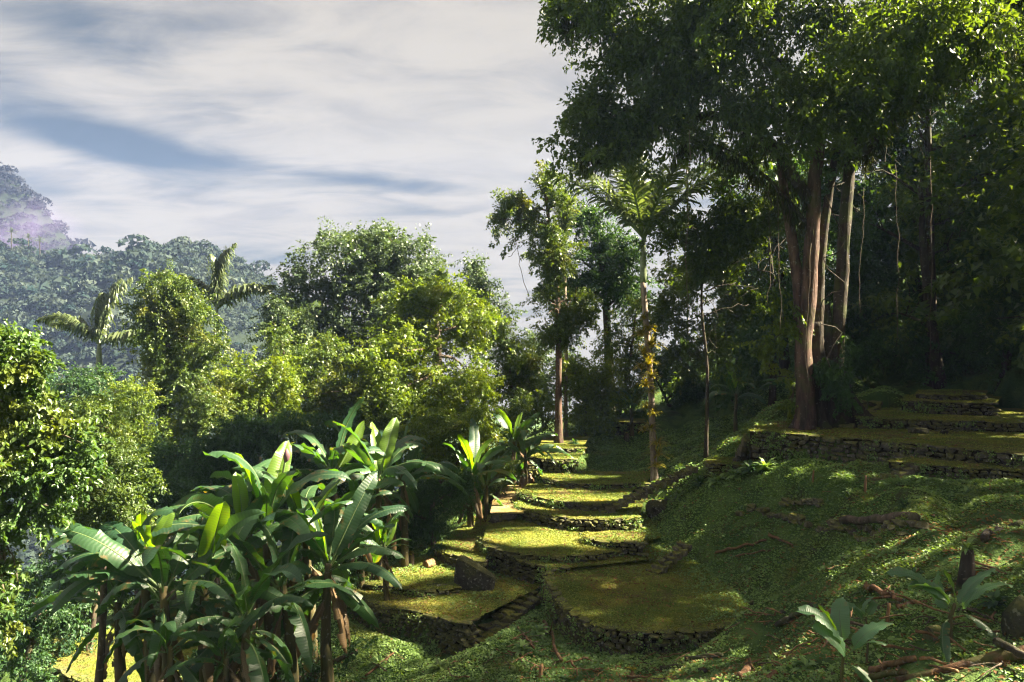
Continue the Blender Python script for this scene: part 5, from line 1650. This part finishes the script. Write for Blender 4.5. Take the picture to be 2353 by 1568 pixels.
# climbing leaves round the great trunk, bright where the sun gets through
for k, (lab, Y, rows, n, sz, mt) in enumerate([
    ('sunlit climbing vine hanging in clusters beside the great trunk', 30.4, [(1770, 800, 26, 18), (1755, 790, 14, 10), (1800, 760, 16, 30), (1795, 700, 14, 30), (1815, 870, 10, 40), (1820, 930, 9, 14), (1770, 860, 14, 16)], 1500, .17, 'leaf_lime'),
    ('dark climber wrapped round the trunks of the great tree', 29.4, [(1880, 740, 36, 30), (1900, 820, 40, 60), (1925, 880, 26, 60), (1945, 560, 20, 80, .2), (1940, 420, 26, 70, .2), (1888, 600, 14, 60, .3), (1896, 450, 16, 60, .2), (1948, 660, 18, 60, .1), (1935, 760, 22, 60, .1), (1898, 680, 10, 50, .2)], 9500, .15, 'leaf_dark')]):
    lb = lobes_px(rows, Y)
    t = thing('climbing_vine', lab, 'vine', lb[0][:3])
    rg = np.random.default_rng(k + 5)
    a = lb[0][:3]; b = lb[-1][:3]
    V, fs = tube(smooth_path([lb[i][:3] for i in np.argsort(lb[:, 2])], 20), .02, 5)
    part('stem', V, fs, M['bark_dark'], t)
    V, Fc, val = crown_leaves(lb, n, sz, 96 + k, 10, .2, .8, 1.6, .6, True, cull=(k == 1))
    part('leaves', V, [Fc], M[mt], t, attr=val)

# ---- dark forest to the right
GF = 'dark forest trees behind the terraces'
FOREST = [
    ('slim dark tree with low leafy boughs right of the tall palm', 33.5, 1622, [(1600, 525, 70, 30, -1), (1540, 540, 40, 22, -1), (1670, 520, 60, 50), (1620, 600, 45, 60), (1720, 490, 70, 50), (1640, 690, 40, 60), (1730, 590, 55, 70), (1600, 780, 22, 60), (1690, 650, 50, 60), (1650, 800, 30, 60), (1720, 700, 40, 60)], [(1625, 850), (1612, 700), (1620, 560)], 30000, .17, 'leaf_big', .09),
    ('pale green tree glowing deep in the forest beside the slim dark tree', 47, 1690, [(1690, 640, 60, 60), (1650, 720, 60, 60), (1720, 720, 60, 70), (1690, 800, 70, 60), (1560, 640, 40, 60), (1540, 730, 40, 70), (1580, 820, 50, 60)], None, 22000, .18, 'leaf_mid', .2),
    ('leafy tree left of the great trunk with sun specks', 42, 1775, [(1760, 480, 60, 60), (1790, 560, 50, 60), (1740, 620, 50, 60), (1770, 700, 55, 60), (1740, 800, 55, 60), (1690, 880, 50, 40)], None, 18000, .18, 'leaf_dark', .2),
    ('dark tree directly behind the great trunk', 43, 1980, [(1960, 470, 80, 70), (2010, 560, 80, 70), (1970, 660, 80, 70), (2030, 740, 80, 60), (1960, 800, 70, 50)], None, 24000, .2, 'leaf_dark', .25),
    ('tall dark tree under the middle of the canopy', 46, 2090, [(2130, 260, 90, 80), (2050, 330, 80, 80), (2210, 300, 80, 80), (2090, 420, 90, 70), (2120, 520, 90, 80), (2080, 620, 90, 80), (2140, 720, 80, 70), (2080, 790, 80, 50)], None, 24000, .2, 'leaf_dark', .25),
    ('tree with pale sunlit sprays under the canopy edge', 44, 2200, [(2150, 350, 70, 50), (2220, 420, 80, 70), (2240, 530, 90, 80), (2200, 640, 90, 80), (2240, 740, 80, 60), (2190, 800, 70, 40)], None, 26000, .19, 'leaf_mid', .25),
    ('dark blue green tree rising above the mound at the edge', 36, 2300, [(2300, 560, 90, 90), (2340, 680, 80, 90), (2280, 760, 70, 60), (2360, 480, 80, 70), (2340, 780, 50, 40)], None, 26000, .17, 'leaf_dark', .22),
    ('bright sunlit tree top at the upper corner of the picture', 50, 2330, [(2320, 60, 60, 70), (2360, 130, 60, 70), (2300, 20, 50, 40), (2350, 220, 60, 60)], [(2330, 600), (2330, 300), (2330, 80)], 14000, .18, 'leaf_lime', .25),
    ('far dark tree closing the view behind the slope', 58, 1850, [(1830, 420, 90, 80), (1840, 540, 100, 90), (1820, 660, 100, 90), (1850, 780, 110, 80), (1700, 540, 70, 90), (1680, 420, 60, 60)], None, 22000, .26, 'leaf_dark', .3),
    ('far dark tree closing the view behind the upper platforms', 58, 2150, [(2150, 440, 120, 90), (2150, 560, 130, 90), (2130, 680, 130, 90), (2130, 790, 130, 70), (2300, 640, 90, 120), (2300, 450, 90, 90)], None, 26000, .26, 'leaf_dark', .3),
    ('low dark undergrowth tree below the forest edge', 45, 2050, [(1990, 850, 70, 35), (2080, 850, 80, 35), (2180, 850, 80, 40), (2270, 830, 60, 40)], None, 12000, .18, 'leaf_dark', .12),
    ('dark bank of leaves on the slope behind the upper platforms', 39, 2180, [(2080, 800, 80, 50), (2180, 790, 90, 60), (2290, 760, 90, 70), (2370, 700, 80, 90), (2000, 830, 60, 40), (2150, 850, 90, 30)], None, 20000, .17, 'leaf_dark', .16),
    ('tallest dark tree closing the gaps in the canopy', 38.5, 2140, [(2010, 220, 80, 80), (2110, 270, 90, 80), (2110, 150, 90, 80), (2220, 200, 90, 80), (2310, 290, 80, 80), (2220, 60, 100, 80), (2330, 130, 80, 90), (2050, 60, 90, 80), (2000, 370, 70, 60), (1930, 480, 60, 70), (2300, 400, 80, 70)], [(2140, 700), (2135, 400), (2130, 150)], 34000, .22, 'leaf_dark', .3),
    ('low shrubby tree between palm trunk and forest slope', 50, 1540, [(1540, 880, 60, 40), (1600, 900, 60, 35), (1660, 900, 50, 30), (1500, 850, 40, 50)], None, 12000, .16, 'leaf_dark', .12),
]
for k, (lab, Y, bx, rows, trunk, n, sz, mt, r0) in enumerate(FOREST):
    tree('forest_tree', lab, 'tree', Y, bx, rows, int(n * 1.45), sz * 1.12, mt, trunk=trunk, r0=r0, bark='bark_dark', group=GF, seed=110 + k, shell=.3)
# trees up the slope beyond the right edge of the picture: their shade lies over the clearing
for k, (x, y, h, w) in enumerate([(17.5, 17, 18, 4.4), (23, 18.5, 24, 5.0), (21, 15, 22, 4.6), (23, 22, 13, 5.0), (28, 27, 15, 5.5), (20, 13, 16, 4.8), (31, 20, 15, 5.5), (25, 30, 10, 4.5), (35, 32, 16, 6), (27, 14, 15, 5.0), (34, 42, 14, 6), (25, 45, 12, 5), (17, 46, 12, 4), (30, 37, 13, 5), (22, 38, 11, 4.5), (25, 33.5, 11, 4), (19.5, 21.5, 14, 4.0), (29, 31, 16, 5), (36, 27, 17, 5), (20, 26, 12, 3.6), (33, 35, 26, 6), (34, 43, 27, 6), (30, 48, 24, 6), (38, 30, 26, 6), (27, 40, 22, 5)]):
    zb = float(ground(x, y))
    r = random.Random(k)
    lb = np.array([[x + r.uniform(-1, 1) * w * .5, y + r.uniform(-1, 1) * w * .5, zb + h * q, w * r.uniform(.6, .85), w * .8, h * .2] for q in (.35, .5, .65, .8, .95)])
    tree('forest_tree', 'shady forest tree up the slope beyond the clearing edge', 'tree', y, 0, lb, 9000 if (h > 21 and y > 28) else 3600, .34, 'leaf_big', r0=.3, bark='bark_dark', group='forest trees up the slope', seed=140 + k, base=np.array([x, y, zb - .2]), shell=.3)
print('tree leaves', N_LEAVES)

# ------------------------------------------------------------------ banana plants
def on_ground(px, Y):
    x = (px - CX) * Y / F
    return np.array([x, Y, float(ground(x, Y))])


def mixed(seed, up, arch, flat, hang, dead, start=None):
    """leaves in spiral order; hanging ones keep off the line towards the viewer"""
    r = random.Random(seed)
    a = r.uniform(0, 360) if start is None else start
    out = []
    for kind, n in (('erect', up), ('arch', arch + 1), ('flat', flat), ('hang', hang + (1 if hang else 0)), ('dead', dead + (2 if dead else 0))):
        for _ in range(n):
            a += 137.5 + r.uniform(-20, 20)
            h = a % 360
            if kind in ('flat', 'hang') and 235 < h < 305:
                h = h + 85 if h > 270 else h - 85
            out.append((kind, h, r.uniform(.72, 1.12)))
    return out


BAN = [
    ('banana plant with one tall glowing yellow green leaf standing upright', 640, 18.4, 612, 1215, .92, [('erect', 80, 1.05, 0), ('arch', 150, 1.0, 10), ('arch', 195, 1.05)] + mixed(1, 1, 4, 4, 1, 2)),
    ('banana plant with broad leaf bending left below the glowing leaf', 560, 18.0, 560, 1235, .92, [('arch', 140, 1.1, 25), ('arch', 60, 1.0, -25), ('flat', 178, 1.15)] + mixed(2, 1, 4, 4, 1, 2)),
    ('banana plant with purple bud leaning over the nearest stems', 720, 18.8, 700, 1225, .85, mixed(3, 2, 5, 4, 1, 2)),
    ('banana plant with fan of dark leaves above the tall terrace wall', 760, 17.8, 755, 1295, .9, [('arch', 75, 1.0, 20), ('flat', 340, .85), ('arch', 110, .9)] + mixed(4, 1, 3, 3, 2, 2)),
    ('banana plant with hanging torn leaves in front of the dark stems', 680, 17.2, 650, 1345, .85, mixed(5, 0, 4, 4, 3, 3)),
    ('lower banana plant with leaves sweeping left over the patio', 400, 15.8, 376, 1350, .88, [('arch', 118, 1.15, 25), ('flat', 165, 1.15), ('flat', 185, 1.1), ('flat', 200, 1.05), ('arch', 150, 1.0)] + mixed(8, 1, 3, 3, 3, 2)),
    ('banana plant half hidden behind the lower sweeping leaves', 350, 16.8, 330, 1305, .85, mixed(9, 2, 4, 4, 0, 1)),
    ('outermost banana plant reaching over the patio rim', 300, 17.4, 270, 1385, .82, [('flat', 170, 1.1), ('arch', 150, 1.0)] + mixed(10, 0, 3, 4, 3, 2)),
    ('shaded banana plant in the middle of the near clump', 480, 16.6, 470, 1345, .88, mixed(11, 1, 5, 4, 4, 3)),
    ('broad dark banana plant at the bottom of the near clump', 560, 15.4, 566, 1420, .82, mixed(12, 0, 5, 4, 5, 3)),
    ('young sucker sprouting low between the bare banana stems', 520, 15.2, 520, 1500, .55, mixed(31, 0, 4, 3, 1, 2)),
    ('low leafy sucker at the foot of the outermost banana plants', 390, 15.0, 392, 1485, .55, mixed(32, 0, 3, 4, 1, 2)),
    ('tall banana plant with crown of broad upright leaves', 872, 25.2, 872, 1100, .95, [('erect', 70, 1.05, 0), ('erect', 115, 1.0, 0), ('arch', 40, 1.1, -15), ('arch', 125, 1.1, 15), ('flat', 5, 1.15)] + mixed(14, 0, 4, 5, 1, 2)),
    ('banana plant with grey curved leaf left of the tall crown', 780, 26.0, 766, 1080, .92, [('arch', 165, 1.15, 10)] + mixed(15, 1, 4, 4, 1, 2)),
    ('leafy banana plant right behind the tall crown', 930, 26.6, 925, 1090, .85, [('flat', 10, 1.15)] + mixed(16, 1, 4, 3, 1, 1)),
    ('low banana plant beneath the tall crown', 830, 24.8, 826, 1180, .75, mixed(17, 0, 4, 3, 1, 2)),
    ('small sunlit banana shoot above the bright lawn', 890, 23.6, 882, 1255, .52, mixed(18, 3, 4, 4, 0, 3)),
    ('banana plant with upright bright leaves beside the path bank', 1082, 30.6, 1082, 1088, .82, mixed(19, 2, 4, 3, 1, 1, 60)),
    ('smaller banana plant leaning over the path bank', 1120, 31.5, 1118, 1115, .68, mixed(20, 0, 4, 3, 1, 0)),
    ('dark banana plant at the foot of the far flight of steps', 1182, 36.2, 1182, 1015, .9, mixed(21, 2, 4, 3, 1, 1)),
    ('banana plant with drooping leaf over the far flight of steps', 1210, 35.6, 1206, 1048, .75, [('flat', 350, 1.15)] + mixed(22, 0, 3, 2, 2, 1)),
    ('dim banana plant in the shade of the forest slope', 1692, 37.5, 1692, 905, .7, mixed(23, 1, 4, 2, 0, 0)),
    ('banana plant beside the great trunk with two long pale leaves', 1815, 36.5, 1822, 885, .7, [('flat', 175, 1.0), ('flat', 190, .9), ('arch', 80, .7), ('hang', 330, .7)]),
    ('dim banana plant by the far terrace behind the tall palm', 1452, 46, 1450, 938, .8, mixed(24, 0, 3, 3, 0, 0)),
]
for k, (lab, fx, Y, hx_, hy_, sc, lv) in enumerate(BAN):
    f = on_ground(fx, Y)
    banana(lab, f, at(hx_, hy_, Y), lv, sc, r0=.19 * sc, seed=700 + k)
# young plants in the clearing
for k, (lab, fx, Y, hx_, hy_, sc, r0, lv) in enumerate([
    ('tallest young banana plant standing in the cleared debris', 2186, 11.2, 2194, 1388, .47, .05, [('young', 40, .95, -45), ('young', 172, 1.1, 10), ('young', 150, .7), ('young', 195, .85), ('young', 12, .95), ('young', 345, .95), ('hang', 330, .75), ('hang', 215, .8), ('erect', 140, .5)]),
    ('low young banana plant with one bright yellow green leaf', 1938, 10.7, 1940, 1492, .41, .033, [('young', 48, 1.05, -20), ('young', 178, 1.15), ('erect', 150, .75), ('young', 160, .9), ('young', 15, 1.0), ('young', 335, .75), ('hang', 300, .6)]),
    ('smallest banana seedling between the two young banana plants', 1990, 12.0, 1990, 1418, .27, .022, [('young', 140, .9), ('young', 15, .95), ('young', 60, .7), ('young', 190, .6)]),
]):
    banana(lab, on_ground(fx, Y), at(hx_, hy_, Y), lv, sc, r0=r0, seed=760 + k, group='young banana plants in the clearing')

# purple banana flower hanging among the near crowns
fb = at(650, 1062, 18.7)
t = thing('banana_flower', 'dull purple banana flower bud on a bent stalk above the near clump', 'flower', fb)
V, fs = tube(smooth_path([fb + [-.1, 0, -.9], fb + [0, 0, -.3], fb + [.06, 0, .02]], 8), .03, 6)
part('stalk', V, fs, M['midrib'], t)
V, fs = tube([fb + [.06, 0, .0], fb + [.08, 0, .06], fb + [.1, 0, .16], fb + [.1, 0, .26], fb + [.1, 0, .34]], [.03, .07, .09, .06, .01], 8)
part('bud', V, fs, plain_mat('flower_bud', (.16, .085, .10), .7), t, smooth=True)

# ------------------------------------------------------------------ lianas and aerial roots hanging from the canopy
for k, (x0, y0, x1, y1, Y, lab) in enumerate([
    (1583, 300, 1578, 690, 28, 'pale straight vine hanging clear beside the tall palm crown'),
    (1862, 560, 1850, 960, 29, 'vine dangling close against the great trunk'),
    (1790, 430, 1792, 760, 29, 'thin vine dangling left of the great trunk'),
    (1770, 400, 1768, 700, 28.5, 'thinnest vine hanging under the side branch'),
    (2060, 380, 2062, 800, 31, 'long thin vine hanging in the dark right of the great trunk'),
    (2140, 360, 2140, 840, 31, 'long pale vine hanging before the dark forest'),
    (1985, 430, 1975, 720, 30.5, 'slack vine hanging behind the dark stems'),
    (1182, 545, 1213, 680, 40.5, 'crooked thread of vine trailing from the broken tree top'),
    (1205, 560, 1168, 590, 40.5, 'short looped vine trailing from the broken tree top')]):
    r = np.random.default_rng(k)
    a = at(x0, y0, Y); b = at(x1, y1, Y + .2)
    s = np.linspace(0, 1, 14)[:, None]
    p = a + (b - a) * s + r.normal(size=(14, 3)) * [.03, .03, .01] + np.sin(s * 7 + k) * np.array([.05, .02, 0])
    V, fs = tube(p, .011 if k < 7 else .016, 5)
    o = obj('hanging_vine', mesh_data('hanging_vine', V - a, fs, M['bark_pale'] if k in (0, 5) else M['bark']), None, a)
    tag(o, lab, 'vine', 'vines hanging from the canopy')

# ------------------------------------------------------------------ fallen wood, stumps, debris
def log(name, label, a, b, r0, r1, mat='deadwood', seed=1, cat='log', group=None, bend=.04, seg=9, knots=0):
    r = np.random.default_rng(seed)
    a = np.array(a, float); b = np.array(b, float)
    n = 9
    L = np.linalg.norm(b - a)
    pts = a + (b - a) * np.linspace(0, 1, n)[:, None] + np.vstack([np.zeros(3), r.normal(size=(n - 2, 3)) * L * bend * .4, np.zeros(3)])
    V, fs = tube(pts - a, np.linspace(r0, r1, n) * r.uniform(.88, 1.1, n), seg, wob=.1, rng=r)
    ps = [(V, fs)]
    for k in range(knots):
        s = r.uniform(.2, .8); c = (b - a) * s
        d = norm(r.normal(size=3) + np.array([0, 0, .8])) * r.uniform(.15, .35) * max(.4, L)
        ps.append(tube([c, c + d * .6, c + d], [r0 * .5, r0 * .35, r0 * .15], 6))
    V, fs = join(ps)
    o = obj(name, mesh_data(name, V, fs, M[mat], smooth=False), None, a)
    return tag(o, label, cat, group)


def glog(name, label, p, q, lift, r0, r1, **kw):
    a = ground_pt(*p); b = ground_pt(*q)
    a[2] += lift; b[2] += lift * kw.pop('lift2', 1.0) if 'lift2' in kw else lift
    return log(name, label, a, b, r0, r1, **kw)


glog('fallen_log', 'long mossy fallen trunk running out of the lower corner', (2390, 1508), (2060, 1574), .05, .095, .055, seed=1, mat='log', bend=.02)
glog('fallen_log', 'dark branch crossing the long mossy fallen trunk', (2290, 1500), (2400, 1562), .16, .06, .04, seed=2, mat='bark_dark')
glog('fallen_log', 'short orange brown log with a split end near the wall end', (1872, 1422), (1926, 1414), .05, .09, .08, seed=3)
glog('fallen_log', 'flat dark log lying above the orange brown log', (1854, 1404), (1945, 1396), .06, .05, .05, seed=4, mat='bark_dark')
glog('fallen_log', 'dark rotten log in front of the wall end', (1785, 1442), (1845, 1412), .05, .07, .06, seed=5, mat='bark_dark', knots=1)
glog('fallen_log', 'split brown branch pile topped by a forked stick', (1990, 1360), (2070, 1392), .10, .06, .04, seed=6, knots=2)
glog('fallen_log', 'dark log beneath the forked stick', (2012, 1410), (2080, 1388), .05, .06, .06, seed=7, mat='bark_dark')
glog('fallen_log', 'brown log lying behind the lowest young banana plant', (2000, 1549), (2105, 1520), .04, .06, .045, seed=8, mat='deadwood')
glog('fallen_log', 'pale brown log beside the foot of the low young banana plant', (1975, 1564), (2085, 1552), .04, .05, .04, seed=9, mat='log')
glog('fallen_log', 'slim straight branch lying left of the tallest young banana plant', (2062, 1402), (2150, 1384), .05, .05, .03, seed=10, mat='deadwood')
glog('fallen_log', 'dark leaning trunk at the right edge of the slope', (2262, 1250), (2345, 1212), .1, .09, .07, seed=11, mat='bark_dark')
glog('fallen_log', 'mossy fallen trunk lying across the upper slope', (1935, 1206), (2105, 1200), .10, .10, .12, seed=12, mat='bark', bend=.03)
glog('fallen_log', 'long brown root lying on the mound above the terrace lawn', (1645, 1276), (1760, 1248), .06, .045, .04, seed=13)
glog('fallen_log', 'bent brown root crossing the end of the long root', (1768, 1236), (1822, 1262), .08, .05, .035, seed=14, knots=1)
glog('fallen_log', 'thin second root beside the long brown root', (1690, 1284), (1772, 1268), .05, .03, .025, seed=15)
glog('fallen_log', 'round sawn log lying on the sunlit lawn near the boulder', (978, 1306), (994, 1300), .10, .15, .15, seed=16, mat='stick', bend=0)
glog('fallen_log', 'flat rotten log in the debris under the curved wall', (1575, 1520), (1660, 1512), .05, .06, .05, seed=17, mat='bark_dark', knots=1)
glog('fallen_log', 'dark flat log along the bottom of the debris', (1520, 1540), (1622, 1548), .04, .06, .05, seed=18, mat='bark_dark')
glog('fallen_log', 'thick broken stump end leaning at the bottom edge', (1700, 1566), (1722, 1538), .05, .075, .06, seed=19)
glog('fallen_log', 'second broken stump end beside the leaning one', (1765, 1568), (1785, 1550), .04, .065, .05, seed=20)
glog('fallen_log', 'diagonal grey branch leaning on the left debris mound', (1190, 1450), (1228, 1500), .10, .03, .03, seed=21, mat='log')
glog('fallen_log', 'long fallen branch in the dark at the bottom of the hollow', (840, 1560), (905, 1508), .08, .035, .02, seed=22, mat='deadwood', knots=2)
glog('fallen_log', 'brown branch across the top of the left debris mound', (1250, 1440), (1290, 1530), .14, .05, .04, seed=23, mat='deadwood', knots=1)
# upright stubs
for k, (px, py, h, r0, lab, mt) in enumerate([
    (2222, 1338, .58, .125, 'dark tree stump with leaves sprouting on top', 'bark_dark'),
    (1242, 1560, .32, .05, 'pale cut post standing at the bottom of the debris', 'stick'),
    (1452, 1562, .22, .04, 'small cut post crowned with a yellow leaf tuft', 'stick'),
    (945, 1300, .42, .10, 'mossy stump at the end of the sunlit lawn', 'bark'),
    (1988, 1135, .55, .035, 'thin dead stem standing on the upper slope', 'stick'),
    (1440, 1012, .38, .15, 'small mossy stump beside the far lawn', 'bark'),
    (2040, 1435, .35, .03, 'short dead stick standing near the banana seedling', 'stick'),
    (1868, 1110, .4, .03, 'pale dead stalk standing above the lit crest', 'stick')]):
    p = ground_pt(px, py)
    rg = np.random.default_rng(k + 40)
    V, fs = tube([[0, 0, -.1], [0, 0, h * .4], [.02, 0, h * .8], [.03, .02, h]], [r0 * 1.25, r0, r0 * .92, r0 * .8], 10, wob=.18, rng=rg)
    t = thing('stump', lab, 'stump', p)
    part('wood', V + p, fs, M[mt], t)
    if k in (0, 2, 3, 5):
        V, fs, val = rosette(26, .28 if k == 0 else .14, 50 + k, .03)
        part('leaf_tuft', V + p + [0, 0, h], fs, M['cover' if k == 0 else 'epiphyte'], t, attr=val)

# countless lesser sticks: single pieces of the clearing debris
RD = np.random.default_rng(123)
FRACT = ('thin', 'crooked', 'pale', 'split', 'dark', 'short', 'curved', 'dry')
WOODS = []
for v in range(8):
    r = np.random.default_rng(800 + v)
    n = 6
    pts = np.stack([np.linspace(-.5, .5, n), np.cumsum(r.normal(size=n) * .045), np.cumsum(r.normal(size=n) * .03)], -1)
    ps = [tube(pts, np.linspace(.034, .016, n) * r.uniform(.8, 1.2, n), 5)]
    if v % 2:
        ps.append(tube([pts[2], pts[2] + [.13, .12, .07], pts[2] + [.25, .19, .1]], [.02, .014, .007], 5))
    WOODS.append(mesh_data('fallen_stick', *join(ps), M[('stick', 'deadwood', 'stick', 'bark')[v % 4]]))
spots = [(RD.uniform(1560, 2330), RD.uniform(1385, 1566)) for _ in range(105)] + [(RD.uniform(1190, 1560), RD.uniform(1500, 1566)) for _ in range(38)] + [(RD.uniform(1130, 1300), RD.uniform(1425, 1540)) for _ in range(26)] + [(RD.uniform(700, 1150), RD.uniform(1500, 1566)) for _ in range(16)] + [(RD.uniform(1850, 2330), RD.uniform(1120, 1380)) for _ in range(26)]
for k, (px, py) in enumerate(spots):
    p = ground_pt(px, py)
    if any(inside(t['poly'], np.array([p[0]]), np.array([p[1]]))[0] for t in T.values()):
        continue
    o = obj('fallen_stick', WOODS[k % 8], None, p + [0, 0, RD.uniform(.02, .10)])
    s = RD.uniform(.25, .85)
    o.rotation_euler = (RD.uniform(0, 6.28), RD.uniform(-.35, .35), RD.uniform(0, 6.28))
    o.scale = (s, s * RD.uniform(.7, 1.2), s * RD.uniform(.7, 1.2))
    tag(o, 'dry brown stick lying in the leafy debris of the cleared slope', 'stick', 'sticks in the clearing debris')

# low leafy plants standing out of the ground cover
def herb(label, p, n, L, mat, seed, w=.05, group='leafy herbs on the slope', cat='plant', droop=.6, name='herb'):
    V, fs, val = rosette(n, L, seed, w, droop)
    o = obj(name, mesh_data(name, V, fs, M[mat], attr=val), None, p)
    return tag(o, label, cat, group)


for k, (px, py, L, lab) in enumerate([
    (1610, 1118, .55, 'dark leafy herb under the sunlit stone ledge'), (1650, 1112, .6, 'broad leaved herb beside the ledge wall'), (1690, 1100, .55, 'strap leaved clump below the long wall corner'),
    (1725, 1090, .6, 'strap leaved clump in the middle below the long wall'), (1760, 1082, .55, 'strap leaved clump farthest along the long wall'), (1560, 1140, .35, 'yellow tipped herb on the mossy ridge'),
    (1530, 1118, .3, 'small bright herb beside the long stairway'), (1715, 1322, .3, 'dark herb on the mound beside the terrace lawn'), (2220, 1140, .35, 'wide herb on the mound of the upper slope'), (2080, 1165, .3, 'low herb in the middle of the upper slope'),
    (1235, 1460, .4, 'dark bushy herb on the left debris mound'), (1200, 1500, .35, 'leafy herb below the left debris mound'), (2100, 1330, .25, 'pale herb above the banana seedling'), (1850, 1540, .25, 'herb among the sticks at the bottom'),
    (1590, 1540, .22, 'tiny herb in front of the flat rotten log'), (2290, 1400, .3, 'herb beside the grooved boulder'), (1010, 1540, .3, 'dark herb in the hollow below the lowest steps'), (870, 1530, .3, 'dark herb at the foot of the tall terrace wall'),
    (1320, 1020, .4, 'yellow herb on the far sunlit lawn edge'), (1370, 1020, .4, 'taller yellow herb at the corner of the far lawn'), (1590, 1075, .35, 'sunlit herb at the head of the long stairway'), (1010, 1270, .3, 'tiny herb on the wall under the narrow lawn')]):
    p = ground_pt(px, py)
    herb(lab, p, 46, L, 'cover' if k % 3 else 'leaf_dark', 900 + k, .05 * (L / .4))

# ------------------------------------------------------------------ air
bm = bmesh.new()
bmesh.ops.create_cube(bm, size=1.0)
me = bpy.data.meshes.new('haze'); bm.to_mesh(me); bm.free()
me.materials.append(volume_mat('haze', (.33, .46, .92), HAZE))
o = obj('haze', me, None, (-60, 230, 30)); o.scale = (1000, 800, 240)
o['kind'] = 'stuff'; o['label'] = 'faint blue morning haze in the valley air'
